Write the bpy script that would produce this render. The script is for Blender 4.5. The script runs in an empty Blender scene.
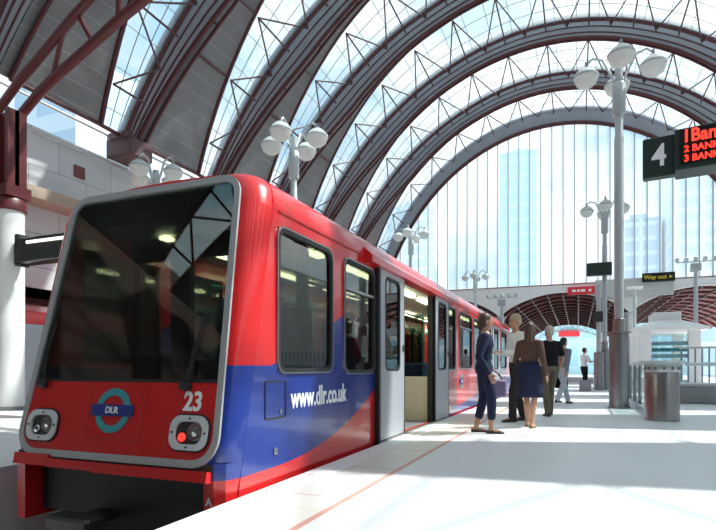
import bpy, bmesh, math, random
from math import sin, cos, pi, radians, sqrt, atan2
from mathutils import Vector, Matrix
random.seed(7)
scene = bpy.context.scene
COL = scene.collection
V = Vector

# ------------------------------------------------------------------ mesh helpers
class MB:
    def __init__(self):
        self.v = []; self.f = []; self.m = []
    def add(self, vs, fs, mi=0):
        b = len(self.v)
        self.v += [V(p) for p in vs]
        self.f += [tuple(b + i for i in f) for f in fs]
        self.m += [mi] * len(fs)
        return self
    def box(self, x0, x1, y0, y1, z0, z1, M=None, mi=0):
        vs = [(x0,y0,z0),(x1,y0,z0),(x1,y1,z0),(x0,y1,z0),(x0,y0,z1),(x1,y0,z1),(x1,y1,z1),(x0,y1,z1)]
        if M is not None: vs = [M @ V(p) for p in vs]
        return self.add(vs, [(3,2,1,0),(4,5,6,7),(0,1,5,4),(1,2,6,5),(2,3,7,6),(3,0,4,7)], mi)
    def bevbox(self, x0, x1, y0, y1, z0, z1, b=.02, M=None, mi=0):
        # box with chamfered vertical and horizontal edges: 3 stacked rings
        def ring(i, z): return [(x0+i+b,y0+i,z),(x1-i-b,y0+i,z),(x1-i,y0+i+b,z),(x1-i,y1-i-b,z),(x1-i-b,y1-i,z),(x0+i+b,y1-i,z),(x0+i,y1-i-b,z),(x0+i,y0+i+b,z)]
        rs = [ring(b*.7, z0), ring(0, z0+b*.7), ring(0, z1-b*.7), ring(b*.7, z1)]
        if M is not None: rs = [[M @ V(p) for p in r] for r in rs]
        return self.loft(rs, True, True, mi=mi)
    def loft(self, rings, cap0=True, cap1=True, closed=True, mi=0):
        n = len(rings[0]); vs = [p for r in rings for p in r]; fs = []
        for i in range(len(rings) - 1):
            for j in range(n if closed else n - 1):
                k = (j + 1) % n
                fs.append((i*n+j, i*n+k, (i+1)*n+k, (i+1)*n+j))
        if cap0: fs.append(tuple(reversed(range(n))))
        if cap1: fs.append(tuple((len(rings)-1)*n + j for j in range(n)))
        return self.add(vs, fs, mi)
    def tube(self, p0, p1, r0, r1=None, n=8, mi=0):
        return self.path([p0, p1], r0, r1, n, mi=mi)
    def path(self, pts, r0, r1=None, n=8, closed=False, mi=0):
        r1 = r0 if r1 is None else r1
        pts = [V(p) for p in pts]; L = len(pts); rings = []
        up = None
        for i, p in enumerate(pts):
            a = pts[max(i-1,0)]; b = pts[min(i+1,L-1)]
            d = (b - a).normalized()
            if up is None:
                up = V((0,0,1)) if abs(d.z) < .9 else V((0,1,0))
            s = d.cross(up).normalized(); u = s.cross(d).normalized(); up = u
            r = r0 + (r1-r0)*i/max(L-1,1)
            rings.append([p + s*(r*cos(2*pi*j/n)) + u*(r*sin(2*pi*j/n)) for j in range(n)])
        return self.loft(rings, True, True, mi=mi)
    def lathe(self, prof, c=(0,0,0), n=20, M=None, mi=0):
        c = V(c); rings = []
        for r, z in prof:
            ring = [V((r*cos(2*pi*j/n), r*sin(2*pi*j/n), z)) for j in range(n)]
            if M is not None: ring = [M @ p for p in ring]
            rings.append([p + c for p in ring])
        return self.loft(rings, True, True, mi=mi)
    def ball(self, c, rx, ry=None, rz=None, n=12, m=8, M=None, mi=0):
        ry = rx if ry is None else ry; rz = rx if rz is None else rz
        rings = []
        for i in range(m + 1):
            t = -pi/2 + pi*i/m; k = max(cos(t), .02)
            ring = [V((rx*k*cos(2*pi*j/n), ry*k*sin(2*pi*j/n), rz*sin(t))) for j in range(n)]
            if M is not None: ring = [M @ p for p in ring]
            rings.append([p + V(c) for p in ring])
        return self.loft(rings, True, True, mi=mi)
    def capsule(self, p0, p1, r0, r1, n=10):
        p0 = V(p0); p1 = V(p1); d = (p1-p0)
        if d.length < 1e-5: return self.ball(p0, r0)
        L = d.length; d = d/L
        up = V((0,0,1)) if abs(d.z) < .9 else V((0,1,0))
        s = d.cross(up).normalized(); u = s.cross(d).normalized()
        rings = []
        for a in (-85,-50,-20,0): rings.append((p0 + d*(r0*sin(radians(a))), r0*cos(radians(a))))
        for a in (0,20,50,85): rings.append((p1 + d*(r1*sin(radians(a))), r1*cos(radians(a))))
        return self.loft([[c + s*(r*cos(2*pi*j/n)) + u*(r*sin(2*pi*j/n)) for j in range(n)] for c, r in rings])
    def prism(self, poly, y0, y1, mi=0):        # poly of (x,z), extruded along Y
        return self.loft([[(x,y0,z) for x,z in poly],[(x,y1,z) for x,z in poly]], True, True, mi=mi)
    def xf(self, M):
        self.v = [M @ p for p in self.v]; return self

LOC = {}
def link(o): COL.objects.link(o); return o
def make(name, mb, mat, parent=None, smooth=40, solid=0, mods=None, recalc=True, origin=None):
    base = LOC.get(parent.name, V((0,0,0))) if parent is not None else (V(origin) if origin is not None else V((0,0,0)))
    me = bpy.data.meshes.new(name)
    me.from_pydata([p - base for p in mb.v], [], mb.f)
    for mm in (mat if isinstance(mat, (list, tuple)) else [mat]): me.materials.append(mm)
    for p, i in zip(me.polygons, mb.m): p.material_index = i
    if recalc:
        bm = bmesh.new(); bm.from_mesh(me); bmesh.ops.recalc_face_normals(bm, faces=bm.faces); bm.to_mesh(me); bm.free()
    if smooth:
        me.polygons.foreach_set('use_smooth', [True]*len(me.polygons))
        me.set_sharp_from_angle(angle=radians(smooth))
    me.update()
    o = link(bpy.data.objects.new(name, me))
    if parent is not None: o.parent = parent; LOC[o.name] = base
    else: o.location = base; LOC[o.name] = base
    if solid:
        s = o.modifiers.new('solid', 'SOLIDIFY'); s.thickness = solid; s.offset = 0
    return o
def tag(o, label, cat, group=None, kind=None):
    o['label'] = label; o['category'] = cat
    if group: o['group'] = group
    if kind: o['kind'] = kind
    return o
def thing(name, label, cat, loc=(0,0,0), group=None, kind=None):
    o = link(bpy.data.objects.new(name, None)); o.location = loc; o.empty_display_size = .2
    LOC[o.name] = V(loc)
    return tag(o, label, cat, group, kind)
def struct(name, mb, mat, label, cat, **k):
    return tag(make(name, mb, mat, **k), label, cat, kind='structure')
def lab(o, s): o['label'] = s; return o

def text_mb(s, size, depth=.004, bold=0.0, align='CENTER', sx=1.0):
    cu = bpy.data.curves.new('txt', 'FONT'); cu.body = s; cu.size = size; cu.extrude = depth; cu.offset = bold
    cu.align_x = align; cu.align_y = 'CENTER'; cu.resolution_u = 4
    ob = bpy.data.objects.new('txt', cu); COL.objects.link(ob)
    dg = bpy.context.evaluated_depsgraph_get(); dg.update()
    me = ob.evaluated_get(dg).to_mesh()
    mb = MB(); mb.add([V((v.co.x*sx, v.co.y, v.co.z)) for v in me.vertices], [tuple(p.vertices) for p in me.polygons])
    ob.evaluated_get(dg).to_mesh_clear()
    bpy.data.objects.remove(ob); bpy.data.curves.remove(cu)
    return mb
def frame_mat(o, ex, ey):
    ex = V(ex).normalized(); ey = V(ey).normalized(); ez = ex.cross(ey)
    M = Matrix.Identity(4)
    for i in range(3): M[i][0] = ex[i]; M[i][1] = ey[i]; M[i][2] = ez[i]; M[i][3] = o[i]
    return M
def rrect(w, h, r, n=5):      # rounded rectangle outline, centred, counter clockwise
    pts = []
    for cx_, cy_, a0 in ((w-r,h-r,0),(-w+r,h-r,90),(-w+r,-h+r,180),(w-r,-h+r,270)):
        for i in range(n+1):
            a = radians(a0 + 90*i/n); pts.append((cx_ + r*cos(a), cy_ + r*sin(a)))
    return pts
def ringplate(mb, outer, inner, M, t, mi=0):   # flat ring with thickness between two outlines of equal length
    n = len(outer)
    o0 = [M @ V((x,y,0)) for x,y in outer]; o1 = [M @ V((x,y,t)) for x,y in outer]
    i0 = [M @ V((x,y,0)) for x,y in inner]; i1 = [M @ V((x,y,t)) for x,y in inner]
    vs = o0+o1+i0+i1; fs = []
    for j in range(n):
        k = (j+1) % n
        fs += [(j,k,n+k,n+j),(n+j,n+k,3*n+k,3*n+j),(3*n+j,3*n+k,2*n+k,2*n+j),(2*n+j,2*n+k,k,j)]
    mb.add(vs, fs, mi)
def plate(mb, outline, M, t, mi=0):
    mb.loft([[M @ V((x,y,0)) for x,y in outline],[M @ V((x,y,t)) for x,y in outline]], mi=mi)

# ------------------------------------------------------------------ materials
def mat(name, col, rough=.5, metal=0., spec=.5, coat=0., emit=None, es=0., noise=0., nscale=8., bump=0.):
    m = bpy.data.materials.new(name); m.use_nodes = True
    nt = m.node_tree; b = nt.nodes['Principled BSDF']
    b.inputs['Base Color'].default_value = (*col, 1); b.inputs['Roughness'].default_value = rough
    b.inputs['Metallic'].default_value = metal; b.inputs['Specular IOR Level'].default_value = spec
    b.inputs['Coat Weight'].default_value = coat; b.inputs['Coat Roughness'].default_value = .06
    if emit: b.inputs['Emission Color'].default_value = (*emit, 1); b.inputs['Emission Strength'].default_value = es
    if noise or bump:
        tc = nt.nodes.new('ShaderNodeTexCoord'); nz = nt.nodes.new('ShaderNodeTexNoise'); nz.inputs['Scale'].default_value = nscale; nz.inputs['Detail'].default_value = 4
        nt.links.new(tc.outputs['Object'], nz.inputs['Vector'])
        if noise:
            mr = nt.nodes.new('ShaderNodeMapRange'); mr.inputs[3].default_value = 1-noise; mr.inputs[4].default_value = 1+noise
            nt.links.new(nz.outputs['Fac'], mr.inputs[0])
            mx = nt.nodes.new('ShaderNodeVectorMath'); mx.operation = 'SCALE'; mx.inputs[0].default_value = col
            nt.links.new(mr.outputs[0], mx.inputs['Scale']); nt.links.new(mx.outputs[0], b.inputs['Base Color'])
        if bump:
            bp = nt.nodes.new('ShaderNodeBump'); bp.inputs['Strength'].default_value = bump; bp.inputs['Distance'].default_value = .02
            nt.links.new(nz.outputs['Fac'], bp.inputs['Height']); nt.links.new(bp.outputs[0], b.inputs['Normal'])
    return m
def glass(name, tint=(.9,.95,.97), refl=.12, rough=.0, haze=0.0, ior=1.45):
    m = bpy.data.materials.new(name); m.use_nodes = True; nt = m.node_tree
    for n in list(nt.nodes):
        if n.type != 'OUTPUT_MATERIAL': nt.nodes.remove(n)
    out = [n for n in nt.nodes][0]
    tr = nt.nodes.new('ShaderNodeBsdfTransparent'); tr.inputs[0].default_value = (*tint, 1)
    gl = nt.nodes.new('ShaderNodeBsdfGlossy'); gl.inputs['Roughness'].default_value = rough
    fr = nt.nodes.new('ShaderNodeLayerWeight'); fr.inputs[0].default_value = .3
    mr = nt.nodes.new('ShaderNodeMapRange'); mr.inputs[3].default_value = refl*.4; mr.inputs[4].default_value = min(1, refl*3)
    nt.links.new(fr.outputs['Fresnel'], mr.inputs[0])
    mx = nt.nodes.new('ShaderNodeMixShader')
    nt.links.new(mr.outputs[0], mx.inputs[0]); nt.links.new(tr.outputs[0], mx.inputs[1]); nt.links.new(gl.outputs[0], mx.inputs[2])
    last = mx
    if haze:  # slight haze put into the glass as a share of pale translucent
        df = nt.nodes.new('ShaderNodeBsdfTranslucent'); df.inputs[0].default_value = (.9,.93,.95,1)
        m2 = nt.nodes.new('ShaderNodeMixShader'); m2.inputs[0].default_value = haze
        nt.links.new(mx.outputs[0], m2.inputs[1]); nt.links.new(df.outputs[0], m2.inputs[2]); last = m2
    nt.links.new(last.outputs[0], out.inputs[0])
    return m

class N:            # tiny node-maths helper
    def __init__(self, m): self.nt = m.node_tree
    def lk(self, x, sock):
        if isinstance(x, (int, float)): sock.default_value = x
        else: self.nt.links.new(x, sock)
    def op(self, o, a, b=0.0, c=None):
        n = self.nt.nodes.new('ShaderNodeMath'); n.operation = o
        self.lk(a, n.inputs[0]); self.lk(b, n.inputs[1])
        if c is not None: self.lk(c, n.inputs[2])
        return n.outputs[0]
    def pos(self):
        g = self.nt.nodes.new('ShaderNodeNewGeometry'); s = self.nt.nodes.new('ShaderNodeSeparateXYZ')
        self.nt.links.new(g.outputs['Position'], s.inputs[0]); return s.outputs
    def mix(self, f, a, b):
        n = self.nt.nodes.new('ShaderNodeMix'); n.data_type = 'RGBA'
        self.lk(f, n.inputs[0])
        for x, s in ((a, n.inputs[6]), (b, n.inputs[7])):
            if isinstance(x, tuple): s.default_value = (*x, 1)
            else: self.nt.links.new(x, s)
        return n.outputs[2]
    def noise(self, scale, detail=4):
        g = self.nt.nodes.new('ShaderNodeNewGeometry'); n = self.nt.nodes.new('ShaderNodeTexNoise'); n.inputs['Scale'].default_value = scale; n.inputs['Detail'].default_value = detail
        self.nt.links.new(g.outputs['Position'], n.inputs['Vector']); return n.outputs['Fac']

RED = (.60, .016, .018); BLUE = (.012, .035, .24)
M = {}
M['tube'] = mat('dark_red_steel', (.075,.016,.018), .45, spec=.5)
M['tubered'] = mat('bright_red_steel', (.11,.015,.018), .4)
M['strut'] = mat('brown_red_rod', (.09,.05,.052), .5)
M['bar'] = mat('glazing_bar', (.30,.32,.34), .5)
M['mull'] = mat('mullion_grey', (.50,.53,.56), .5)
M['edge'] = mat('pale_steel_edge', (.42,.46,.52), .35, metal=.3)
M['red'] = mat('red_paint', RED, .28, coat=.5)
M['redmatte'] = mat('red_matte', (.42,.02,.02), .5)
M['blue'] = mat('blue_paint', BLUE, .3, coat=.6)
M['teal'] = mat('teal_paint', (.05,.32,.36), .4)
M['navyline'] = mat('navy_bar', (.02,.04,.22), .4)
M['white'] = mat('white_paint', (.86,.86,.85), .45)
M['letter'] = mat('white_letter', (.88,.88,.9), .5)
M['greyframe'] = mat('grey_frame', (.42,.42,.43), .4, metal=.2)
M['bezel'] = mat('bezel_grey', (.62,.63,.65), .4)
M['door'] = mat('door_grey', (.40,.42,.46), .42, metal=.25)
M['black'] = mat('black_rubber', (.012,.012,.013), .6)
M['dark'] = mat('dark_trim', (.03,.03,.032), .45)
M['steel'] = mat('brushed_steel', (.40,.39,.39), .3, metal=.95, noise=.08, nscale=30)
M['steeldk'] = mat('worn_steel', (.30,.31,.32), .35, metal=.9)
M['galv'] = mat('galvanised_grey', (.50,.54,.55), .4, metal=.55)
M['polewhite'] = mat('pale_grey_pole', (.55,.62,.63), .4, metal=.15)
def globe_mat():
    m = mat('frosted_globe', (.93,.96,.94), .25); nt = m.node_tree; b = nt.nodes['Principled BSDF']; out = [n for n in nt.nodes if n.type == 'OUTPUT_MATERIAL'][0]
    t = nt.nodes.new('ShaderNodeBsdfTranslucent'); t.inputs[0].default_value = (.95,.98,.96,1); x = nt.nodes.new('ShaderNodeMixShader'); x.inputs[0].default_value = .65
    nt.links.new(b.outputs[0], x.inputs[1]); nt.links.new(t.outputs[0], x.inputs[2]); nt.links.new(x.outputs[0], out.inputs[0]); return m
M['globe'] = globe_mat()
M['concrete'] = mat('concrete', (.45,.44,.42), .85, noise=.12, nscale=3)
M['ballast'] = mat('ballast', (.028,.026,.024), .95, noise=.5, nscale=20, bump=.8)
M['rail'] = mat('rail_steel', (.25,.23,.21), .35, metal=.9)
M['floorvinyl'] = mat('train_floor', (.16,.16,.18), .6, noise=.1)
M['cream'] = mat('cream_laminate', (.62,.57,.42), .5)
M['ceilingtrain'] = mat('train_ceiling', (.55,.56,.54), .5)
M['seat'] = mat('seat_moquette', (.04,.07,.22), .9, noise=.4, nscale=40)
M['tealpole'] = mat('teal_pole', (.02,.30,.30), .35)
M['lamp'] = mat('strip_light', (.9,.9,.6), .5, emit=(1,.98,.62), es=9)
M['lampdim'] = mat('fluorescent_strip', (.9,.9,.8), .5, emit=(.95,1,.85), es=.8)
M['head'] = mat('lamp_reflector', (.6,.6,.6), .12, metal=1.)
M['redlens'] = mat('red_lens', (.8,.02,.02), .2, emit=(1,.05,.03), es=.8)
M['led'] = mat('red_led', (.5,.01,.01), .5, emit=(1,.035,.02), es=1.6)
M['signgreen'] = mat('dark_green_sign', (.018,.035,.03), .4)
M['signblack'] = mat('sign_black', (.008,.012,.010), .3)
M['yellow'] = mat('yellow_letter', (.8,.6,.05), .5)
M['yellowgreen'] = mat('yellow_green', (.55,.65,.05), .5)
M['redsign'] = mat('red_sign', (.75,.04,.06), .45)
M['clear'] = glass('roof_glass', (.93,.97,.98), .05, haze=.10)
M['panelrear'] = mat('darkened_rear_panel', (.06,.062,.065), .6)  # rear bays made darker than the visible panels, to dim the train front
M['endglass'] = glass('end_glass', (.92,.965,.98), .05, haze=.12)
M['trainglass'] = glass('train_glass', (.42,.46,.42), .24)
M['screenglass'] = glass('windscreen_glass', (.44,.48,.44), .20)
M['balglass'] = glass('balustrade_glass', (.80,.90,.90), .12, haze=.1)
M['lensglass'] = glass('lens_glass', (.9,.9,.9), .15)

def panel_mat():
    m = mat('perforated_panel', (.17,.18,.185), .55, metal=.1)
    n = N(m); x,y,z = n.pos(); b = m.node_tree.nodes['Principled BSDF']
    ang = n.op('ARCTAN2', n.op('MULTIPLY', n.op('ADD', x, 1.45), 1/13.2), n.op('MULTIPLY', n.op('SUBTRACT', z, 1.0), 1/16.6))
    fr = n.op('FRACT', n.op('MULTIPLY', ang, 28.0)); line = n.op('LESS_THAN', fr, .07)
    nz = n.noise(1.2, 5)
    c = n.mix(nz, (.13,.14,.143), (.21,.22,.225))
    c = n.mix(n.op('MULTIPLY', line, .6), c, (.28,.29,.295))
    m.node_tree.links.new(c, b.inputs['Base Color']); return m
M['panel'] = panel_mat()
M['panel2'] = mat('roof_lining', (.29,.325,.37), .5, metal=.15, noise=.15, nscale=1.5)
def stone_mat():
    m = mat('stone_blocks', (.5,.5,.52), .8); nt = m.node_tree; n = N(m); x,y,z = n.pos(); b = nt.nodes['Principled BSDF']
    cb = nt.nodes.new('ShaderNodeCombineXYZ'); n.lk(n.op('MULTIPLY', y, 1.0), cb.inputs[0]); n.lk(z, cb.inputs[1])
    br = nt.nodes.new('ShaderNodeTexBrick'); nt.links.new(cb.outputs[0], br.inputs['Vector'])
    br.inputs['Scale'].default_value = 1.0; br.inputs['Brick Width'].default_value = 1.9; br.inputs['Row Height'].default_value = .95
    br.inputs['Mortar Size'].default_value = .014
    br.inputs['Color1'].default_value = (.62,.64,.66,1); br.inputs['Color2'].default_value = (.56,.58,.60,1); br.inputs['Mortar'].default_value = (.30,.31,.33,1)
    c = n.mix(n.op('MULTIPLY', n.noise(.7, 5), .35), br.outputs['Color'], (.5,.5,.49))
    nt.links.new(c, b.inputs['Base Color']); return m
M['stone'] = stone_mat()
def paving_mat():
    m = mat('platform_paving', (.8,.8,.78), .42, spec=.4); nt = m.node_tree; n = N(m); x,y,z = n.pos(); b = nt.nodes['Principled BSDF']
    def lines(v, per, w): 
        f = n.op('FRACT', n.op('MULTIPLY', v, 1/per)); return n.op('LESS_THAN', f, w/per)
    grid = n.op('MAXIMUM', lines(x, .6, .008), lines(y, .6, .008))
    c = n.mix(n.noise(.8, 4), (.80,.815,.82), (.74,.755,.77))
    c = n.mix(n.op('MULTIPLY', grid, .22), c, (.45,.45,.45))
    # the edge strip: coping, cream slabs with ribs, thin red line
    edge = n.op('LESS_THAN', x, -1.52)
    ec = n.mix(n.op('MULTIPLY', lines(y, .055, .016), .28), (.80,.76,.68), (.55,.32,.28))
    slab = n.op('GREATER_THAN', n.op('FRACT', n.op('MULTIPLY', n.op('ADD', y, .3), 1/2.4)), .5)
    ec = n.mix(n.op('MULTIPLY', slab, .6), ec, (.82,.79,.73))
    ec = n.mix(n.op('MULTIPLY', lines(y, 1.2, .03), .5), ec, (.62,.24,.20))
    c = n.mix(edge, c, ec)
    rl = n.op('MULTIPLY', n.op('GREATER_THAN', x, -1.58), n.op('LESS_THAN', x, -1.53))
    c = n.mix(n.op('MULTIPLY', rl, .75), c, (.62,.20,.15))
    nt.links.new(c, b.inputs['Base Color']); return m
M['paving'] = paving_mat()
M['coping'] = mat('white_coping', (.84,.83,.80), .6, noise=.05, nscale=3)
M['paving2'] = mat('far_paving', (.74,.74,.73), .6, noise=.08, nscale=2)
def livery_mat():
    m = mat('train_livery', RED, .25, coat=.5); nt = m.node_tree; n = N(m); x,y,z = n.pos(); b = nt.nodes['Principled BSDF']
    u = n.op('MAXIMUM', n.op('SUBTRACT', y, 3.86), 0.0)
    top = n.op('ADD', .97, n.op('MULTIPLY', n.op('POWER', u, 1.15), .345))
    bot = n.op('ADD', .12, n.op('MULTIPLY', n.op('POWER', u, 2.1), .085))
    a = n.op('MULTIPLY', n.op('LESS_THAN', z, top), n.op('GREATER_THAN', z, bot))
    a = n.op('MULTIPLY', a, n.op('LESS_THAN', y, 8.2))
    d2 = n.op('ADD', .10, n.op('MULTIPLY', n.op('ABSOLUTE', n.op('SUBTRACT', y, 11.6)), .06))
    a2 = n.op('MULTIPLY', n.op('LESS_THAN', z, n.op('ADD', d2, .06)), n.op('GREATER_THAN', y, 10.3))
    a2 = n.op('MULTIPLY', a2, n.op('GREATER_THAN', z, d2.node.inputs[0].default_value*0 + .02))
    f = n.op('MAXIMUM', a, a2)
    c = n.mix(f, RED, BLUE)
    nt.links.new(c, b.inputs['Base Color']); return m
M['livery'] = livery_mat()
def soffit_mat():
    m = mat('red_vault_lining', (.2,.02,.02), .55); nt = m.node_tree; n = N(m); x,y,z = n.pos(); b = nt.nodes['Principled BSDF']
    f = n.op('FRACT', n.op('MULTIPLY', y, 1/.9)); l = n.op('LESS_THAN', f, .35)
    c = n.mix(l, (.26,.035,.04), (.09,.012,.014)); c = n.mix(n.op('MULTIPLY', n.noise(1.5), .5), c, (.34,.08,.08))
    nt.links.new(c, b.inputs['Base Color']); return m
M['soffit'] = soffit_mat()
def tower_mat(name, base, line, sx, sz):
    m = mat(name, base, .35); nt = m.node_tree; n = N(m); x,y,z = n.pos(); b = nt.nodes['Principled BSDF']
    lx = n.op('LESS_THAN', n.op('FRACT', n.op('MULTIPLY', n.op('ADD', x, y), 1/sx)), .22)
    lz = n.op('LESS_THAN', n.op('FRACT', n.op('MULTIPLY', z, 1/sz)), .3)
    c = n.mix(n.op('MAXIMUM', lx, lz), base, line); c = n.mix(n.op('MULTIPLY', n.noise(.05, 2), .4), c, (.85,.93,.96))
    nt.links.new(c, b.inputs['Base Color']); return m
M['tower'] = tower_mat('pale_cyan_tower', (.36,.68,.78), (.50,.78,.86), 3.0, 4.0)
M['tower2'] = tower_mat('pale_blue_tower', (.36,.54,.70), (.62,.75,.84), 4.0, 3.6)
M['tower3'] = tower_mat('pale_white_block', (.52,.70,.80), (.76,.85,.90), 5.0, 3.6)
M['railblue'] = mat('blue_grey_rail', (.16,.24,.32), .45)
M['skin'] = mat('skin', (.55,.30,.20), .5, noise=.06, nscale=20)
M['skintan'] = mat('skin_tan', (.42,.22,.14), .5)
def cloth(name, c, noise=.15): return mat(name, c, .85, spec=.2, noise=noise, nscale=12, bump=.3)
M['navy'] = cloth('navy_cloth', (.018,.022,.055)); M['shirtwhite'] = cloth('white_cloth', (.78,.80,.82), .04)
M['charcoal'] = cloth('charcoal_cloth', (.035,.033,.036)); M['brownknit'] = cloth('brown_cloth', (.10,.055,.045)); M['blackcloth'] = cloth('black_cloth', (.012,.012,.014))
M['khaki'] = cloth('khaki_cloth', (.17,.14,.10)); M['greyjacket'] = cloth('grey_cloth', (.22,.24,.28)); M['paleblue'] = cloth('pale_jeans', (.50,.58,.66))
M['hairblond'] = mat('hair_blond', (.48,.36,.22), .6, noise=.3, nscale=60); M['hairbrown'] = mat('hair_brown', (.07,.035,.025), .55, noise=.3, nscale=60)
M['hairgrey'] = mat('hair_grey', (.55,.50,.44), .6, noise=.2, nscale=60); M['hairblack'] = mat('hair_black', (.015,.012,.011), .5)
M['leather'] = mat('dark_leather', (.03,.024,.02), .45); M['sandal'] = mat('sandal_tan', (.25,.16,.10), .6); M['purple'] = mat('mauve_bag', (.16,.12,.22), .6)
M['eye'] = mat('eye_dark', (.02,.015,.012), .2); M['paper'] = mat('paper', (.85,.84,.80), .7)

# ------------------------------------------------------------------ the ground
struct('floor', MB().box(-2.05, 13, -14.2, 62, -1.15, 0), M['paving'], 'pale paved station platform with thin red safety line', 'floor', smooth=0)
struct('trim_1', MB().box(-2.29, -2.05, -14.2, 62, -1.15, .004), M['coping'], 'white coping stones along the platform edge beside the train', 'platform edge', smooth=0)
struct('floor', MB().box(-12.35, -5.12, -14.2, 62, -1.15, 0), M['paving2'], 'pale platform left of the red train', 'floor', smooth=0)
struct('floor', MB().box(-5.12, -2.29, -14.2, 62, -1.4, -1.15), M['ballast'], 'dark track bed under the train', 'track bed', smooth=0)
struct('floor', MB().box(-16.5, -12.35, -14.2, 62, -1.4, -1.15), M['ballast'], 'dark track bed of the far left track', 'track bed', smooth=0)
for xr in (-4.2, -2.85):
    o = make('rail', MB().box(xr-.035, xr+.035, -6, 60, -1.15, -1.0), M['rail'], smooth=0, origin=(xr, 0, -1.15))
    tag(o, 'steel running rail under the red train, ' + ('left of the pair' if xr < -3.5 else 'right of the pair, nearer the platform'), 'rail', 'running rails')

# ------------------------------------------------------------------ the vaulted roof
CX, RA, RB, ZS = -1.45, 13.2, 16.6, 1.0
def RP(phi, r=1.0, y=0.0):
    a = radians(phi); return V((CX + RA*r*sin(a), y, ZS + RB*r*cos(a)))
def lin(x, tab):
    x = abs(x)
    for (x0,y0),(x1,y1) in zip(tab, tab[1:]):
        if x <= x1: return y0 + (y1-y0)*max(0,(x-x0))/(x1-x0)
    return tab[-1][1]
def hw(phi): return .5*lin(phi, [(0,1.2),(20,1.22),(35,1.8),(48,2.6),(64,3.55),(70,3.7)])
def rin(phi): return lin(phi, [(0,.958),(25,.956),(42,.947),(64,.995),(70,1.0)])
FOOT = 64.0; STEP = 3.0
PH = [-FOOT + i*(2*FOOT)/44 for i in range(45)]
PHX = [-68.5] + PH + [68.5]
YC = {-5:-12.4, -4:-7.9, -3:-3.4, -2:1.1, -1:5.6, 0:10.35, 1:14.85, 2:19.25, 3:23.6, 4:28.35, 5:33.2, 6:37.35}
def sheet(f, g, t=.10):      # solid curved sheet between two curves f(phi) and g(phi)
    mb = MB(); rings = []
    for p in PH:
        a, b = f(p), g(p); n = V((sin(radians(p))/RA, 0, cos(radians(p))/RB)).normalized()
        rings.append([a, b, b + n*t, a + n*t])
    mb.loft(rings); return mb
ARCHWORD = {-1:'roof arch band over the camera, nearest of all', 0:'nearest roof arch band at upper left with deep red end truss', 1:'second nearest wide grey roof arch band with red chords', 2:'third roof arch band, its foot rising behind the four-globe lamp',
            3:'fourth roof arch band from the camera, curving over the middle of the train', 4:'fifth roof arch band, topmost one crossing the picture at upper right', 5:'sixth roof arch band, just before the end arch', 6:'farthest roof arch framing the glazed end wall'}
def curve(f, r, n=8): return MB().path([f(p) for p in PH], r, n=n)
for k in range(0, 7):
    yc = YC[k]
    A = lambda p: RP(p, 1.0, yc - hw(p)); C = lambda p: RP(p, 1.0, yc + hw(p))
    if k == 6:
        A = lambda p: RP(p, 1.0, yc - .35); C = lambda p: RP(p, 1.0, yc + .35)
    B1 = lambda p: RP(p, rin(p), yc - hw(p) + .42*min(1, hw(p)/1.3)); B2 = lambda p: RP(p, rin(p)-.004, yc - hw(p) + .68*min(1, hw(p)/1.3))
    t = thing('roof_arch', ARCHWORD[k], 'roof arch', (CX - RA, yc, 7.9), 'roof arch bands')
    if k == 6:
        make('lining', sheet(A, C, .12), M['panel2'], t)
        make('lining', sheet(A, lambda p: RP(p, .955, yc-.05), .1), M['panel2'], t)
        make('edge_beam', curve(A, .10), M['edge'], t)
        make('chord', curve(lambda p: RP(p, .95, yc-.05), .13), M['tube'], t)
        make('chord', curve(C, .10), M['tube'], t)
        continue
    make('lining', sheet(A, lambda p: RP(p, rin(p)+.003, yc - hw(p) + .385*min(1, hw(p)/1.3)), .12), M['panel2'], t)
    make('panel', sheet(lambda p: B1(p) if k else RP(p, rin(p), yc - hw(p) + .40*min(1, hw(p)/1.3)), C, .10), M['panel'], t)
    make('edge_beam', curve(lambda p: RP(p, 1.012, yc - hw(p) - .05), .085), M['panel2'], t)
    make('chord', curve(A, .075), M['tube'], t)
    for f in (.34, .68): make('seam_tube', curve(lambda p: RP(p, 1+(rin(p)-1)*f-.002, yc - hw(p) + .385*f*min(1, hw(p)/1.3)), .028, 6), M['tube'], t)
    make('chord', curve(C, .085), M['tube'], t)
    if k == 0:
        def R0(p): return lin(p, [(0,.70),(30,.74),(52,.84),(60,.912),(66,.985),(72,1.06)])
        def R1(p): return lin(p, [(0,.60),(30,.64),(48,.745),(57,.83),(66,.95),(72,1.03)])
        T0 = lambda p: RP(p, R0(p), 9.2); T1 = lambda p: RP(p, R1(p), 9.4)
        make('truss_chord', MB().path([T0(p) for p in PHX], .105, n=10), M['tubered'], t); make('truss_chord', MB().path([T1(p) for p in PHX], .115, n=10), M['tubered'], t)
        q = -62.; s = 0
        while q < 62:
            make('truss_web', MB().tube(T1(q), T0(q + (1.5 if s else 5.0)), .06), M['tubered'], t)
            q += 3.6 if s else 5.5; s = 1 - s
        make('chord', curve(B2, .06), M['tube'], t)
    else:
        make('chord', curve(B1, .075), M['tube'], t); make('chord', curve(B2, .06), M['tube'], t)
    for i in range(1, 15):
        p = -59.5 + 8.5*i
        make('cross_rod', MB().tube(B2(p), C(p) , .04, n=6), M['tube'], t)
        make('cross_rod', MB().tube(A(p+4.25), B2(p+4.25), .036, n=6), M['tube'], t)
    for sgn in (-1, 1):
        p = sgn*FOOT; make('edge_rod', MB().tube(B2(p), C(p), .06, n=6), M['tube'], t)
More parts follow.
